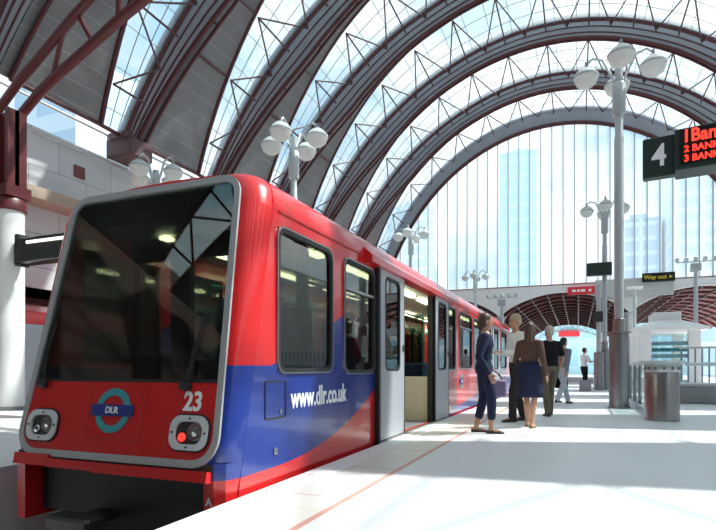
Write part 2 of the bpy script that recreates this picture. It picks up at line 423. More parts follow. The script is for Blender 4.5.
for k in range(0, 6):
    y0, y1 = YC[k], YC[k+1]; last = k + 1 == 6
    Cn = lambda p: RP(p, 1.0, y0 + hw(p)); An = lambda p: RP(p, 1.0, y1 - (.35 if last else hw(p)))
    nm = ['over the camera','between the two nearest arches, upper left','just right of the widest grey panel','between the third and fourth arches','between the fourth and fifth arches','between the fifth and sixth arches','between the last two arches'][k+1]
    t = thing('roof_glazing', 'clear roof glazing strip with red lattice rods ' + nm, 'roof glazing', (CX - RA, (y0+y1)/2, 8.2), 'roof glazing strips')
    make('glass', sheet(lambda p: Cn(p) + V((0,0,.04)), lambda p: An(p) + V((0,0,.04)), .02), M['clear'], t)
    gb = MB()
    for f in (.36, .68): gb.path([Cn(p).lerp(An(p), f) + V((0,0,.03)) for p in PH], .018, n=4)
    i = -62
    while i < 63:
        gb.tube(Cn(i), An(i), .014, n=4); i += 4.25
    make('glazing_bar', gb, M['bar'], t)
    if k >= 0:
        for j in range(15):
            p = -59.5 + 8.5*j
            nin = lambda q, P: P(q) + (RP(q, .985) - RP(q, 1.0))
            make('strut', MB().tube(nin(p, Cn), nin(p, An), .036, n=6), M['strut'], t)
            make('strut', MB().tube(nin(p, Cn), nin(p+4.25, An), .032, n=6), M['strut'], t)
            if j < 14: make('strut', MB().tube(nin(p+4.25, An), nin(p+8.5, Cn), .032, n=6), M['strut'], t)

# the roof carries on over and behind the camera (seen mirrored in the windscreen)
for k in range(-5, 0):
    yc = YC[k]; y1 = YC[k+1]
    A = lambda p: RP(p, 1.0, yc - hw(p)); C = lambda p: RP(p, 1.0, yc + hw(p)); A2 = lambda p: RP(p, 1.0, y1 - hw(p))
    B1 = lambda p: RP(p, rin(p), yc - hw(p) + .42*min(1, hw(p)/1.3))
    t = thing('ceiling', 'roof band over or behind the camera', 'ceiling', (CX - RA, yc, 7.9), 'roof behind the camera', kind='structure')
    make('lining', sheet(A, B1, .2), M['panelrear'], t); make('panel', sheet(B1, C, .10), M['panelrear'], t)
    mb = curve(A, .08); mb2 = curve(C, .08); mb.add(mb2.v, mb2.f)
    for j in range(15):
        p = -59.5 + 8.5*j
        mb.tube(C(p), A2(p), .05, n=5); mb.tube(C(p), A2(p+4.25), .05, n=5); mb.tube(A2(p+4.25), C(p+8.5), .05, n=5) if j < 14 else None
    make('lattice', mb, M['tube'], t)
    make('glass', sheet(lambda p: C(p) + V((0,0,.04)), lambda p: A2(p) + V((0,0,.04)), .02), M['clear'], t)
struct('wall_front', MB().box(-17, 13, -14.6, -14.2, -1.4, 20), mat('dark_concourse', (.06,.05,.045), .8, noise=.3), 'unseen dark concourse wall behind the camera', 'wall', smooth=0)  # unseen wall, coloured dark to keep light off the train front
struct('wall_right', MB().box(12.6, 13.0, -14.2, 37.6, -1.2, 7.4), M['stone'], 'unseen stone block wall added right of the platform, outside the frame', 'wall', smooth=0)  # unseen, added to block open-sky light from the train side

# ------------------------------------------------------------------ left wall, plinths, column, second train
wl = MB().box(-15.2, -14.15, 2.5, 62, 3.05, 7.55)
wl.box(-15.25, -14.05, 2.5, 62, 7.55, 7.7)
struct('wall_left', MB().box(-15.3, -14.0, -14.2, 2.5, 3.05, 9.5), mat('dark_brick', (.07,.05,.045), .8, noise=.3), 'dark brick concourse wall left of the camera', 'wall', smooth=0)
struct('wall_left', wl, M['stone'], 'pale stone block wall behind the left platform', 'wall', smooth=0)
struct('wall_left', MB().box(-17, -16.5, -14.2, 62, -1.4, 3.05), M['concrete'], 'shaded rear wall of the far left track', 'wall', smooth=0)
struct('ceiling', MB().box(-17, -14.15, -14.2, 62, 3.05, 3.2), M['concrete'], 'soffit over the far left track', 'ceiling', smooth=0)
struct('trim_2', MB().box(-14.15, -13.35, 2.5, 40, 5.50, 5.66).box(-13.4, -13.3, 2.5, 40, 5.47, 5.78), mat('tan_ledge', (.40,.31,.24), .7, noise=.1), 'tan ledge with red lip running along the stone wall', 'ledge', smooth=0)
tag(make('wall_vent', MB().bevbox(-14.15, -14.10, 11.9, 12.28, 6.76, 7.12, .012), mat('vent_red', (.16,.045,.045), .6), origin=(-14.1,12.1,6.76)), 'small dark red square vent in the stone wall', 'vent')
hr = thing('handrail', 'thin rail along the top of the stone wall at left', 'handrail', (-14.6, 10, 7.7))
make('rail', MB().tube((-14.6,-4,8.75), (-14.6,58,8.75), .045), M['steeldk'], hr)
for i in range(14): make('post', MB().tube((-14.6, 1+4.2*i, 7.68), (-14.6, 1+4.2*i, 8.75), .035), M['steeldk'], hr)
PLW = {0:'nearest plinth, on the stone wall at far left', 1:'plinth at the foot of the second arch, by the wall top', 2:'plinth at the foot of the third arch, behind the train roof', 3:'plinth of the fourth arch', 4:'plinth of the fifth arch', 5:'plinth of the sixth arch', 6:'plinth of the farthest arch'}
for k in range(1, 7):
    y = YC[k] - 1.75 + .35; bx = CX + RA*sin(radians(-FOOT))
    if k == 6: y = YC[k]
    for sgn, side in ((-1, 'left'), (1, 'right')):
        if sgn == 1 and k < 7: continue
    mb = MB().bevbox(bx-.75, bx+.30, y-.45, y+.55, 7.70, 8.28, .05).bevbox(bx-.55, bx+.15, y-.55, y+.65, 8.2, 8.42, .04)
    t = tag(make('arch_plinth', mb, mat('plinth_paint', (.10,.05,.055), .6), origin=(bx, y, 7.70)), 'dark red-brown ' + PLW[k], 'plinth', 'arch plinths')
    if k >= 1:
        pc = RP(-FOOT, 1.0, YC[k-1] + hw(FOOT))
        g = make('foot_rod', MB().tube(pc, (bx-.1, y-.3, 8.3), .065), M['tube'], t)

col = thing('column', 'round white column with red steel head at far left', 'column', (-12.03, 8.4, 0))
make('shaft', MB().lathe([(.36,0),(.36,.06),(.32,.07),(.32,4.55)], (-12.03,8.4,0), 28), M['white'], col)
make('base_ring', MB().lathe([(.39,0),(.39,.05),(.34,.08)], (-12.03,8.4,0), 28), M['steeldk'], col)
lab(make('head', MB().lathe([(.34,4.5),(.37,4.52),(.37,4.72),(.32,4.80),(.25,4.82)], (-12.03,8.4,0), 24).box(-12.28,-11.68,8.1,8.7,4.8,5.05), M['tubered'], col), 'red steel capital')
lab(make('stub', MB().box(-12.4,-12.2,8.15,8.6,5.0,6.75).box(-11.8,-11.7,8.15,8.6,5.0,6.75).box(-12.4,-11.7,8.32,8.42,5.0,6.75), M['tubered'], col), 'red steel stub post')
bs = thing('platform_light_box', 'long dark overhead box with glowing strip, bracketed from white column', 'light box', (-9.9, 8.3, 3.3))
make('box', MB().bevbox(-11.4, -7.6, 8.1, 8.5, 3.25, 3.78, .03), M['signblack'], bs)
make('light_strip', MB().box(-11.0, -7.7, 8.06, 8.09, 3.63, 3.69), M['lampdim'], bs)
make('bracket', MB().bevbox(-11.50,-11.38, 8.15,8.45, 3.2,3.9, .02).box(-11.71,-11.45,8.3,8.5,3.3,3.75), M['dark'], bs)

def other_train():
    t = thing('train', 'second red train with dark windows on the far left track', 'train', (-13.45, 12, -1.0))
    prof = [(-14.6,-.7),(-12.45,-.7),(-12.40,2.1),(-12.5,2.35),(-12.9,2.55),(-14.1,2.55),(-14.55,2.35),(-14.6,2.1)]
    make('body', MB().prism(prof, 6.5, 40), M['red'], t)
    make('window_band', MB().box(-12.41,-12.37, 7.0, 39.5, 1.15, 2.0), mat('dark_window', (.02,.022,.025), .1), t)
    make('stripe', MB().box(-12.405,-12.375, 6.6, 39.8, .80, .92), M['white'], t)
    make('stripe', MB().box(-12.405,-12.375, 6.6, 39.8, -.1, .45), M['blue'], t)
    make('underframe', MB().box(-14.4,-12.6, 7, 39.5, -1.0, -.7), M['dark'], t)
    for y in (9, 16, 23, 30, 37):
        make('door', MB().box(-12.40,-12.355, y, y+1.4, -.05, 2.02), M['door'], t)
other_train()

# ------------------------------------------------------------------ the red train
TX = -3.51; TW = 1.15
def YF(z): return 3.4 + .2174*(z - .84)
ZN = V((0, .2174, 1)).normalized(); NN = V((0, -1, .2174)).normalized()
def FP(u, z, off=0.0): return V((TX + u, YF(z), z)) + NN*off
train = thing('train', 'red and blue light rail train numbered 23 standing at the platform', 'train', (TX, 12, -1.0))
TEND = 21.0
def S0(z): return YF(z) + .20          # where the side wall begins
# side walls: grid of cells, windows left open
WIN = [(3.98,5.06,.92,2.15),(5.38,6.30,.90,2.15),(10.40,11.10,.92,2.16),(11.55,12.98,.95,2.16),(13.25,14.3,.95,2.16),(18.3,19.7,.95,2.16)]
DOORS = [(6.38,10.34),(14.55,17.9)]
OPEN = [(a,b,z0,z1) for a,b,z0,z1 in WIN] + [(a,b,.02,2.22) for a,b in DOORS]
def side(sx, name):
    ys = sorted({3.72, TEND} | {q for o in OPEN for q in o[:2]}); zs = sorted({-.35, .02, 2.28} | {q for o in OPEN for q in o[2:]} )
    mb = MB(); x = TX + sx*TW
    def P(y, z):
        if y == 3.72: return V((x, S0(z), z))
        dx = 0
        if z < .02: dx = -.04*sx
        return V((x + dx, y, z))
    for y0, y1 in zip(ys, ys[1:]):
        for z0, z1 in zip(zs, zs[1:]):
            cy, cz = (y0+y1)/2, (z0+z1)/2
            if any(a < cy < b and c < cz < d for a,b,c,d in OPEN): continue
            # a little closed slab per cell would leave seams, so share one outer sheet and give it thickness
            mb.add([P(y0,z0),P(y1,z0),P(y1,z1),P(y0,z1)], [(0,1,2,3) if sx > 0 else (3,2,1,0)])
    me = make(name, mb, M['livery'], train, smooth=0, recalc=False)
    bm = bmesh.new(); bm.from_mesh(me.data); bmesh.ops.remove_doubles(bm, verts=bm.verts, dist=.0005); bm.to_mesh(me.data); bm.free()
    s = me.modifiers.new('solid','SOLIDIFY'); s.thickness = .05; s.offset = -1
    return me
side(1, 'side_wall'); side(-1, 'side_wall')
RPROF = [(1.15,2.28),(1.145,2.36),(1.12,2.45),(1.07,2.53),(.98,2.59),(.8,2.64),(.45,2.68),(0,2.69)]
RPROF = RPROF + [(-a,b) for a,b in reversed(RPROF[:-1])]
mb = MB()
rings = []
for y in (None, 6, 10, 14, 18, TEND):
    rings.append([V((TX+a, (S0(b) if y is None else y), b)) for a,b in RPROF] + [V((TX+a*.97, (S0(b) if y is None else y), b-.05)) for a,b in reversed(RPROF)])
mb.loft(rings)
make('roof', mb, M['red'], train, smooth=50)
# nose ring from the front frame back to the side wall / roof
def fr_hw(z): return lin(z, [(.20,1.075),(.84,1.045),(2.55,.945)])
def front_loop(inset=0.0, n=6):
    z0, z1 = .20 + inset, 2.56 - inset; rb, rt = .24, .17
    rb = max(rb - inset, .05); rt = max(rt - inset, .05); pts = []
    h = lambda z: fr_hw(z) - inset
    for c, r, a0 in (((1,z1), rt, 0), ((-1,z1), rt, 90), ((-1,z0), rb, 180), ((1,z0), rb, 270)):
        for i in range(n+1):
            a = radians(a0 + 90*i/n)
            zc = c[1] - r if a0 < 180 else c[1] + r
            z = zc + r*sin(a); xh = h(z) - r + r*abs(cos(a)) if True else 0
            pts.append((c[0]*xh, z))
    return pts
FL = front_loop()
def body_pt(u, z):
    # matching point on the full body section
    if z > 2.30:
        s = max(-1, min(1, u/.945)); a = abs(s)
        zz = 2.66 if a < .5 else 2.66 - .28*((a-.5)/.5)**2 if True else 0
        k = min(1.15, abs(u)*1.22)
        # project on the roof profile
        best = None
        for (x0,zz0),(x1,zz1) in zip(RPROF, RPROF[1:]):
            if min(x0,x1) - 1e-6 <= (k if u >= 0 else -k) <= max(x0,x1) + 1e-6 and x0 != x1:
                f = ((k if u >= 0 else -k) - x0)/(x1-x0); best = zz0 + f*(zz1-zz0); break
        return ((k if u >= 0 else -k), best if best is not None else 2.28)
    k = 1.15; return (k if u > 0 else -k, z) if abs(u) > .7 else (u*1.12, max(z-.05, .1))
mb = MB(); rings = []
for i in range(6):
    th = radians(90*i/5); l = sin(th); d = .22*(1-cos(th))
    ring = []
    for u, z in FL:
        bu, bz = body_pt(u, z); uu = u + (bu-u)*l; zz = z + (bz-z)*l
        p = V((TX+uu, YF(zz) + d, zz)); ring.append(p)
    rings.append(ring)
mb.loft(rings, False, False)
make('nose', mb, M['livery'], train, smooth=60)
# lower apron of the nose corners
for sx in (-1, 1):
    mb = MB(); pr = []
    for z in (-.36, .0, .12, .24):
        yf = YF(max(z, .2))
        pr.append([V((TX+sx*1.12, yf+.45, z)), V((TX+sx*1.148, yf+.19, z)), V((TX+sx*1.11, yf+.05, z)), V((TX+sx*1.04, yf, z)), V((TX+sx*.95, yf, z)), V((TX+sx*.95, yf+.45, z))])
    mb.loft(pr); make('corner_apron', mb, M['livery'], train, smooth=30)
inner = front_loop(.058)
mb = MB(); n = len(FL)
f0 = [FP(u,z,.0) for u,z in FL]; f1 = [FP(u*.998,z,.018) for u,z in FL]; g1 = [FP(u,z,.018) for u,z in inner]; g0 = [FP(u,z,-.03) for u,z in inner]
mb.loft([f0,f1,g1,g0], False, False); make('front_frame', mb, M['greyframe'], train, smooth=30)
# front panel below the windscreen, windscreen above
def cut(loop, zlo, zhi):     # part of an outline between two heights, as a closed polygon
    out = []; L = len(loop)
    for i in range(L):
        p, q = loop[i], loop[(i+1) % L]
        inside = zlo <= p[1] <= zhi
        if inside: out.append(p)
        for zc in (zlo, zhi):
            if (p[1]-zc)*(q[1]-zc) < 0:
                f = (zc-p[1])/(q[1]-p[1]); out.append((p[0]+f*(q[0]-p[0]), zc))
    return out
lo = cut(inner, 0, .835); hi = cut(inner, .835, 3)
mb = MB(); mb.loft([[FP(u,z,-.02) for u,z in lo],[FP(u,z,.006) for u,z in lo]]); make('front_panel', mb, M['red'], train, smooth=0)
mb = MB(); mb.loft([[FP(u,z,-.012) for u,z in hi],[FP(u,z,.0) for u,z in hi]]); make('windscreen', mb, M['screenglass'], train, smooth=0)
mb = MB()
mb.loft([[FP(u,z,-.02) for u,z in ((-.97,.835),(.97,.835),(.965,.86),(-.965,.86))],[FP(u,z,.012) for u,z in ((-.97,.835),(.97,.835),(.965,.86),(-.965,.86))]])
make('windscreen_sill', mb, M['black'], train, smooth=0)
hd = cut(inner, 2.34, 3); mb = MB(); mb.loft([[FP(u,z,-.10) for u,z in hd],[FP(u,z,-.03) for u,z in hd]]); make('windscreen_header', mb, M['black'], train, smooth=0)
# emergency door outline in the front panel
g = MB()
for u0,u1,z0,z1 in ((-.285,-.275,.37,.83),(.30,.31,.37,.83),(-.285,.31,.365,.375)):
    g.loft([[FP(u,z,.004) for u,z in ((u0,z0),(u1,z0),(u1,z1),(u0,z1))],[FP(u,z,.009) for u,z in ((u0,z0),(u1,z0),(u1,z1),(u0,z1))]])
make('panel_seam', g, M['redmatte'], train, smooth=0)
def fplane(u, z, off=.006): return frame_mat(FP(u,z,off), (1,0,0), ZN)
# headlamps
for sx in (-1, 1):
    u, z = sx*.785, .455; Mx = fplane(u, z)
    mb = MB(); ringplate(mb, rrect(.176,.132,.095), rrect(.128,.086,.07), Mx, .025)
    h = make('headlamp', mb, M['bezel'], train, smooth=30)
    mb = MB(); ringplate(mb, rrect(.188,.144,.105), rrect(.170,.126,.095), Mx, .012); make('gasket', mb, M['black'], h)
    mb = MB(); plate(mb, rrect(.14,.09,.07), Mx @ Matrix.Translation((0,0,-.0)), .003); make('recess', mb, M['dark'], h)
    mb = MB(); mb.lathe([(.075,.004),(.070,.012),(.035,.008),(.012,.020),(.002,.022)], n=20); mb.xf(Mx @ Matrix.Translation((.05,.012,0))); make('reflector', mb, M['head'], h)
    mb = MB(); mb.ball((0,0,0), .036, .036, .014); mb.xf(Mx @ Matrix.Translation((-.062,-.035,.012))); make('tail_lamp', mb, M['redlens'] if sx > 0 else M['head'], h)
    for a,b in ((.152,0),(-.152,0),(0,.109),(0,-.109)): make('bolt', MB().lathe([(.010,.025),(.008,.031),(.001,.032)], n=8, M=Mx @ Matrix.Translation((a,b,0))), M['dark'], h)
# roundel
Mx = fplane(-.02, .60, .008); circ = lambda r, n=36: [(r*cos(2*pi*i/n), r*1.0*sin(2*pi*i/n)) for i in range(n)]
mb = MB(); ringplate(mb, circ(.185), circ(.125), Mx, .006); rd = make('roundel', mb, M['teal'], train, smooth=30); lab(rd, 'teal ring emblem on the front panel')
mb = MB(); plate(mb, [(-.225,-.047),(.225,-.047),(.225,.047),(-.225,.047)], Mx @ Matrix.Translation((0,0,.006)), .006); make('bar', mb, M['navyline'], rd, smooth=0)
make('lettering', text_mb('DLR', .075, .002, .002).xf(Mx @ Matrix.Translation((0,0,.014))), M['letter'], rd, smooth=0)
lab(make('number', text_mb('23', .205, .002, .006, sx=.86).xf(fplane(.775, .685, .009)), M['letter'], train, smooth=0), 'white number 23 on the red front')
# wipers
for u, lean in ((-.86, -.03), (.70, .04)):
    w = make('wiper', MB().path([FP(u,.80,.03), FP(u+.02,.90,.05), FP(u+lean,1.12,.03)], .009), M['black'], train)
    make('blade', MB().path([FP(u+lean-.02,.90,.015), FP(u+lean+.0,1.1,.022), FP(u+lean+.03,1.36,.015)], .008), M['black'], w)
    make('mount', MB().bevbox(-.05,.05,-.03,.03,0,.05,.012).xf(fplane(u,.80,.01)), M['black'], w)
# bumper beam, skirts and underframe
mb = MB()
def slab(u0,u1,z0,z1,o0,o1): mb.loft([[FP(u0,z0,o0),FP(u1,z0,o0),FP(u1,z1,o0),FP(u0,z1,o0)],[FP(u0,z0,o1),FP(u1,z0,o1),FP(u1,z1,o1),FP(u0,z1,o1)]])
slab(-.10,1.02,.105,.185,-.1,.05); slab(-.62,-.09,.115,.185,-.1,.04)
make('bumper', mb, M['red'], train, smooth=0)
mb = MB(); slab(-1.03,-.62,.12,.215,-.1,.04); make('bumper', mb, M['red'], train, smooth=0)
mb = MB(); slab(-1.03,1.03,.17,.235,-.12,.0); make('bumper_recess', mb, M['dark'], train, smooth=0)

lab(make('lettering', text_mb('A', .085, .002, .001).xf(frame_mat(V((TX+1.0, YF(.2)-.004, -.04)), (1,0,0), (0,0,1))), M['letter'], train, smooth=0), 'small white letter A')
mb = MB(); mb.box(TX-.92, TX+.95, 3.42, 3.6, -.30, .12); make('underframe', mb, M['black'], train, smooth=0)
make('underframe', MB().box(TX-1.05, TX+1.05, 3.9, TEND, -.75, -.02), M['black'], train, smooth=0)
cp = make('coupler', MB().bevbox(TX-.42, TX+.05, 3.02, 3.22, -.34, -.22, .03).box(TX-.25,TX-.10,3.2,3.9,-.32,-.24), M['dark'], train, smooth=30)
for y in (5.2, 7.0, 17.5, 19.3):
    for xr in (-4.2, -2.85):
        make('wheel', MB().lathe([(.36,-.06),(.36,.06),(.1,.07),(.1,-.07)], n=24, M=frame_mat((xr,y,-.63),(0,1,0),(0,0,1))), M['steeldk'], train)

# side windows, right and left
def win_frame(sx, a, b, z0, z1, hopper=False, glassmat='trainglass'):
    x = TX + sx*TW; w, h = (b-a)/2, (z1-z0)/2; c = V((x, (a+b)/2, (z0+z1)/2))
    Mx = frame_mat(c, (0,1,0) if sx > 0 else (0,-1,0), (0,0,1))
    mb = MB(); ringplate(mb, rrect(w+.015,h+.015,.11), rrect(w-.03,h-.03,.09), Mx @ Matrix.Translation((0,0,-.035)), .05)
    f = make('window', mb, M['black'], train, smooth=30)
    # the square corners behind the rounded gasket
    mb = MB(); ringplate(mb, [(max(-w,min(w,p[0]*1.3)), max(-h,min(h,p[1]*1.3))) for p in rrect(w,h,.11)], rrect(w-.01,h-.01,.10), Mx @ Matrix.Translation((0,0,-.02)), .012)
    make('corner_fill', mb, M['black'], f, smooth=0)
    mb = MB(); ringplate(mb, rrect(w+.020,h+.020,.12), rrect(w+.006,h+.006,.11), Mx, .020); make('bright_rim', mb, M['steel'], f)
    mb = MB(); plate(mb, rrect(w-.02,h-.02,.09), Mx @ Matrix.Translation((0,0,-.018)), .006); make('pane', mb, M[glassmat], f, smooth=0)
    if hopper:
        mb = MB(); zz = h*.48; mb.box(-w+.02, w-.02, zz-.014, zz+.014, -.01, .018, Mx); make('hopper_bar', mb, M['steel'], f, smooth=0)
    return f
for sx in (1, -1):
    for i, (a,b,z0,z1) in enumerate(WIN): win_frame(sx, a, b, z0, z1, hopper=(i in (1,3)))
def leaf(sx, y0, y1, off=.03):
    x = TX + sx*(TW+off); z0, z1 = .03, 2.23; w, h = (y1-y0)/2, (z1-z0)/2
    Mx = frame_mat(V((x,(y0+y1)/2,(z0+z1)/2)), (0,1,0) if sx > 0 else (0,-1,0), (0,0,1))
    ww, wh, wc = w*.58, .60, .40
    mb = MB(); inn = [(p[0], p[1]+wc) for p in rrect(ww,wh,.10)]; out = []
    for p in inn:      # push the hole outline out to the leaf edge
        q = (p[0], p[1]-wc); out.append((w if q[0] > 0 else -w, p[1]) if abs(q[1]) < wh-.1 else (p[0]/ww*w, h if q[1] > 0 else -h))
    out = [(max(-w,min(w,a)), b) for a,b in out]
    # corners need exact points
    for j in range(len(out)):
        if j in (2,3,8,9,14,15,20,21): out[j] = (w if inn[j][0] > 0 else -w, h if inn[j][1] > wc else -h)
    ringplate(mb, out, inn, Mx @ Matrix.Translation((0,0,-.02)), .035)
    d = make('door_leaf', mb, M['door'], train, smooth=20)
    mb = MB(); ringplate(mb, [(p[0]*1.06, wc+(p[1]-wc)*1.03) for p in inn], [(p[0]*.95, wc+(p[1]-wc)*.975) for p in inn], Mx, .02); make('gasket', mb, M['black'], d)
    mb = MB(); plate(mb, inn, Mx @ Matrix.Translation((0,0,-.005)), .006); make('pane', mb, M['trainglass'], d, smooth=0)
    mb = MB(); mb.bevbox(-.015,.015,-.05,.05,.015,.03,.006, Mx @ Matrix.Translation((w*.86 if sx>0 else -w*.86,.1,0))); make('door_button', mb, M['dark'], d)
    mb = MB(); mb.box(-w-.012,-w+.012,-h,h,-.018,.018,Mx); mb.box(w-.012,w+.012,-h,h,-.018,.018,Mx); make('edge_seal', mb, M['black'], d, smooth=0)
    return d
leaf(1, 6.42, 7.45); leaf(1, 9.28, 10.32)
leaf(1, 14.6, 16.2, .01); leaf(1, 16.25, 17.85, .01)
for a,b in DOORS:
    m_ = (a+b)/2; leaf(-1, m_-.95, m_-.01, .0); leaf(-1, m_+.01, m_+.95, .0)
    mb = MB(); mb.box(TX-TW-.02, TX-TW+.03, a, m_-.95, .02, 2.22); mb.box(TX-TW-.02, TX-TW+.03, m_+.95, b, .02, 2.22); make('side_infill', mb, M['red'], train, smooth=0)
# inner walls behind the slid-open leaves
mb = MB(); mb.box(TX+TW-.06, TX+TW-.02, 6.38, 7.50, .02, 2.22); make('door_pocket', mb, M['dark'], train, smooth=0)
mb = MB(); mb.box(TX+TW-.06, TX+TW-.02, 9.24, 10.34, .02, 2.22); make('door_pocket', mb, M['dark'], train, smooth=0)
for q in ((.06,6.34,6.41,-.02,2.25),(0,7.47,7.53,0,2.22),(0,9.2,9.26,0,2.22)): make('door_frame', MB().box(TX+TW-.08,TX+TW+q[0],*q[1:]), M['black'], train, smooth=0)
for a, b in ((6.0,10.7),(14.3,18.2)):
    mb = MB(); x = TX+TW
    mb.loft([[(x-.03,y,2.20),(x+.10,y,2.22),(x+.10,y,2.30),(x-.01,y,2.40)] for y in (a,b)]); make('door_canopy', mb, M['red'], train, smooth=20)
make('door_sill', MB().box(TX+TW-.05, TX+TW+.06, 6.4, 10.32, -.03, .02), M['steel'], train, smooth=0)
for q in ((4.0,5.98),(10.72,14.28)): make('cantrail_gutter', MB().box(TX+TW-.01, TX+TW+.012, *q, 2.275, 2.29), M['redmatte'], train, smooth=0)
# side markings
Sx = lambda y, z, o=.004: frame_mat(V((TX+TW+o, y, z)), (0,1,0), (0,0,1))
lab(make('lettering', text_mb('www.dlr.co.uk', .265, .002, .006, sx=.78).xf(Sx(4.82, .675)), M['letter'], train, smooth=0), 'white web address lettering on the blue side')
mb = MB(); ringplate(mb, rrect(.17,.16,.02), rrect(.16,.15,.02), Sx(3.95,.685,.0), .008); ht = make('access_hatch', mb, M['dark'], train)
mb = MB(); mb.bevbox(-.02,.02,-.02,.02,0,.012,.005,Sx(4.03,.58,.0)); make('latch', mb, M['steeldk'], ht)
mb = MB(); mb.bevbox(-.03,.03,-.03,.03,0,.012,.01,Sx(3.95,.25,.0)); make('side_socket', mb, M['steeldk'], train)
Mx = Sx(11.8, .66); mb = MB(); ringplate(mb, circ(.16), circ(.11), Mx, .006); r2 = make('roundel', mb, M['teal'], train, smooth=30)
mb = MB(); plate(mb, [(-.2,-.04),(.2,-.04),(.2,.04),(-.2,.04)], Mx @ Matrix.Translation((0,0,.005)), .006); make('bar', mb, M['navyline'], r2, smooth=0)
make('lettering', text_mb('DLR', .07, .002).xf(Mx @ Matrix.Translation((0,0,.013))), M['letter'], r2, smooth=0)
make('end_wall', MB().box(TX-TW+.02,TX+TW-.02,TEND-.06,TEND,-.3,2.4), M['red'], train, smooth=0)
# interior
make('floor_deck', MB().box(TX-1.09,TX+1.09,3.75,TEND-.06,-.03,.02), M['floorvinyl'], train, smooth=0)
make('ceiling_lining', MB().box(TX-1.05,TX+1.05,4.2,TEND-.06,2.36,2.40), M['ceilingtrain'], train, smooth=0)
for sx in (-1, 1):
    lt = MB()
    for i in range(8):
        y = 4.5 + 2.0*i; lt.box(TX+sx*.55-.05, TX+sx*.55+.05, y, y+1.55, 2.31, 2.345)
    make('light_strip', lt, M['lamp'], train, smooth=0)
    hrl = MB(); hrl.tube((TX+sx*.6,5.4,1.95),(TX+sx*.6,20.5,1.95),.02)
    make('grab_rail', hrl, M['tealpole'], train)
def seat(x, y, face):
    mb = MB(); M_ = Matrix.Translation((x,y,.02)) @ Matrix.Rotation(face,4,'Z')
    mb.bevbox(-.42,.42,-.22,.22,.33,.45,.05,M_); mb.bevbox(-.42,.42,-.26,-.14,.42,1.05,.05,M_); mb.box(-.35,.35,-.15,.15,0,.34,M_)
    make('seat', mb, M['seat'], train, smooth=40)
for y in (5.2, 6.0, 11.2, 11.9, 13.0, 13.7, 18.6, 19.4):
    for sx in (-1, 1): seat(TX+sx*.66, y, 0 if y not in (6.0, 11.9, 13.7, 19.4) else pi)
for y in (7.55, 9.15, 14.6, 17.8):
    for sx in (-1, 1):
        mb = MB(); mb.box(TX+sx*.45, TX+sx*1.08, y+(-.12 if y in (7.55,14.6) else .12)-.015, y+(-.12 if y in (7.55,14.6) else .12)+.015, .02, .80); sp_ = make('screen_panel', mb, M['cream'], train, smooth=0)
        mb = MB(); mb.box(TX+sx*.5, TX+sx*1.0, y+(-.12 if y in (7.55,14.6) else .12)-.006, y+(-.12 if y in (7.55,14.6) else .12)+.006, .80, 1.9); make('glass', mb, M['trainglass'], sp_, smooth=0)
        make('pole', MB().tube((TX+sx*.5,y,.02),(TX+sx*.5,y,2.36),.022), M['tealpole'], train)
# cab bulkhead with three openings, console
mb = MB()
for u0,u1 in ((-1.08,-.98),(-.55,-.30),(.18,.40),(.98,1.08)): mb.box(TX+u0,TX+u1,4.62,4.70,.02,2.36)
mb.box(TX-1.08,TX+1.08,4.62,4.70,2.12,2.36)
make('bulkhead', mb, M['black'], train, smooth=0)
make('console', MB().bevbox(TX-.95,TX+.95,3.62,3.95,.02,.80,.06), M['dark'], train, smooth=20)
make('front_seat', MB().bevbox(TX+.35,TX+.85,4.1,4.45,.35,.5,.05).bevbox(TX+.35,TX+.85,4.4,4.52,.45,1.12,.05).box(TX+.5,TX+.7,4.2,4.4,.02,.36), M['seat'], train)
make('front_seat', MB().bevbox(TX-.85,TX-.35,4.1,4.45,.35,.5,.05).bevbox(TX-.85,TX-.35,4.4,4.52,.45,1.12,.05).box(TX-.7,TX-.5,4.2,4.4,.02,.36), M['seat'], train)

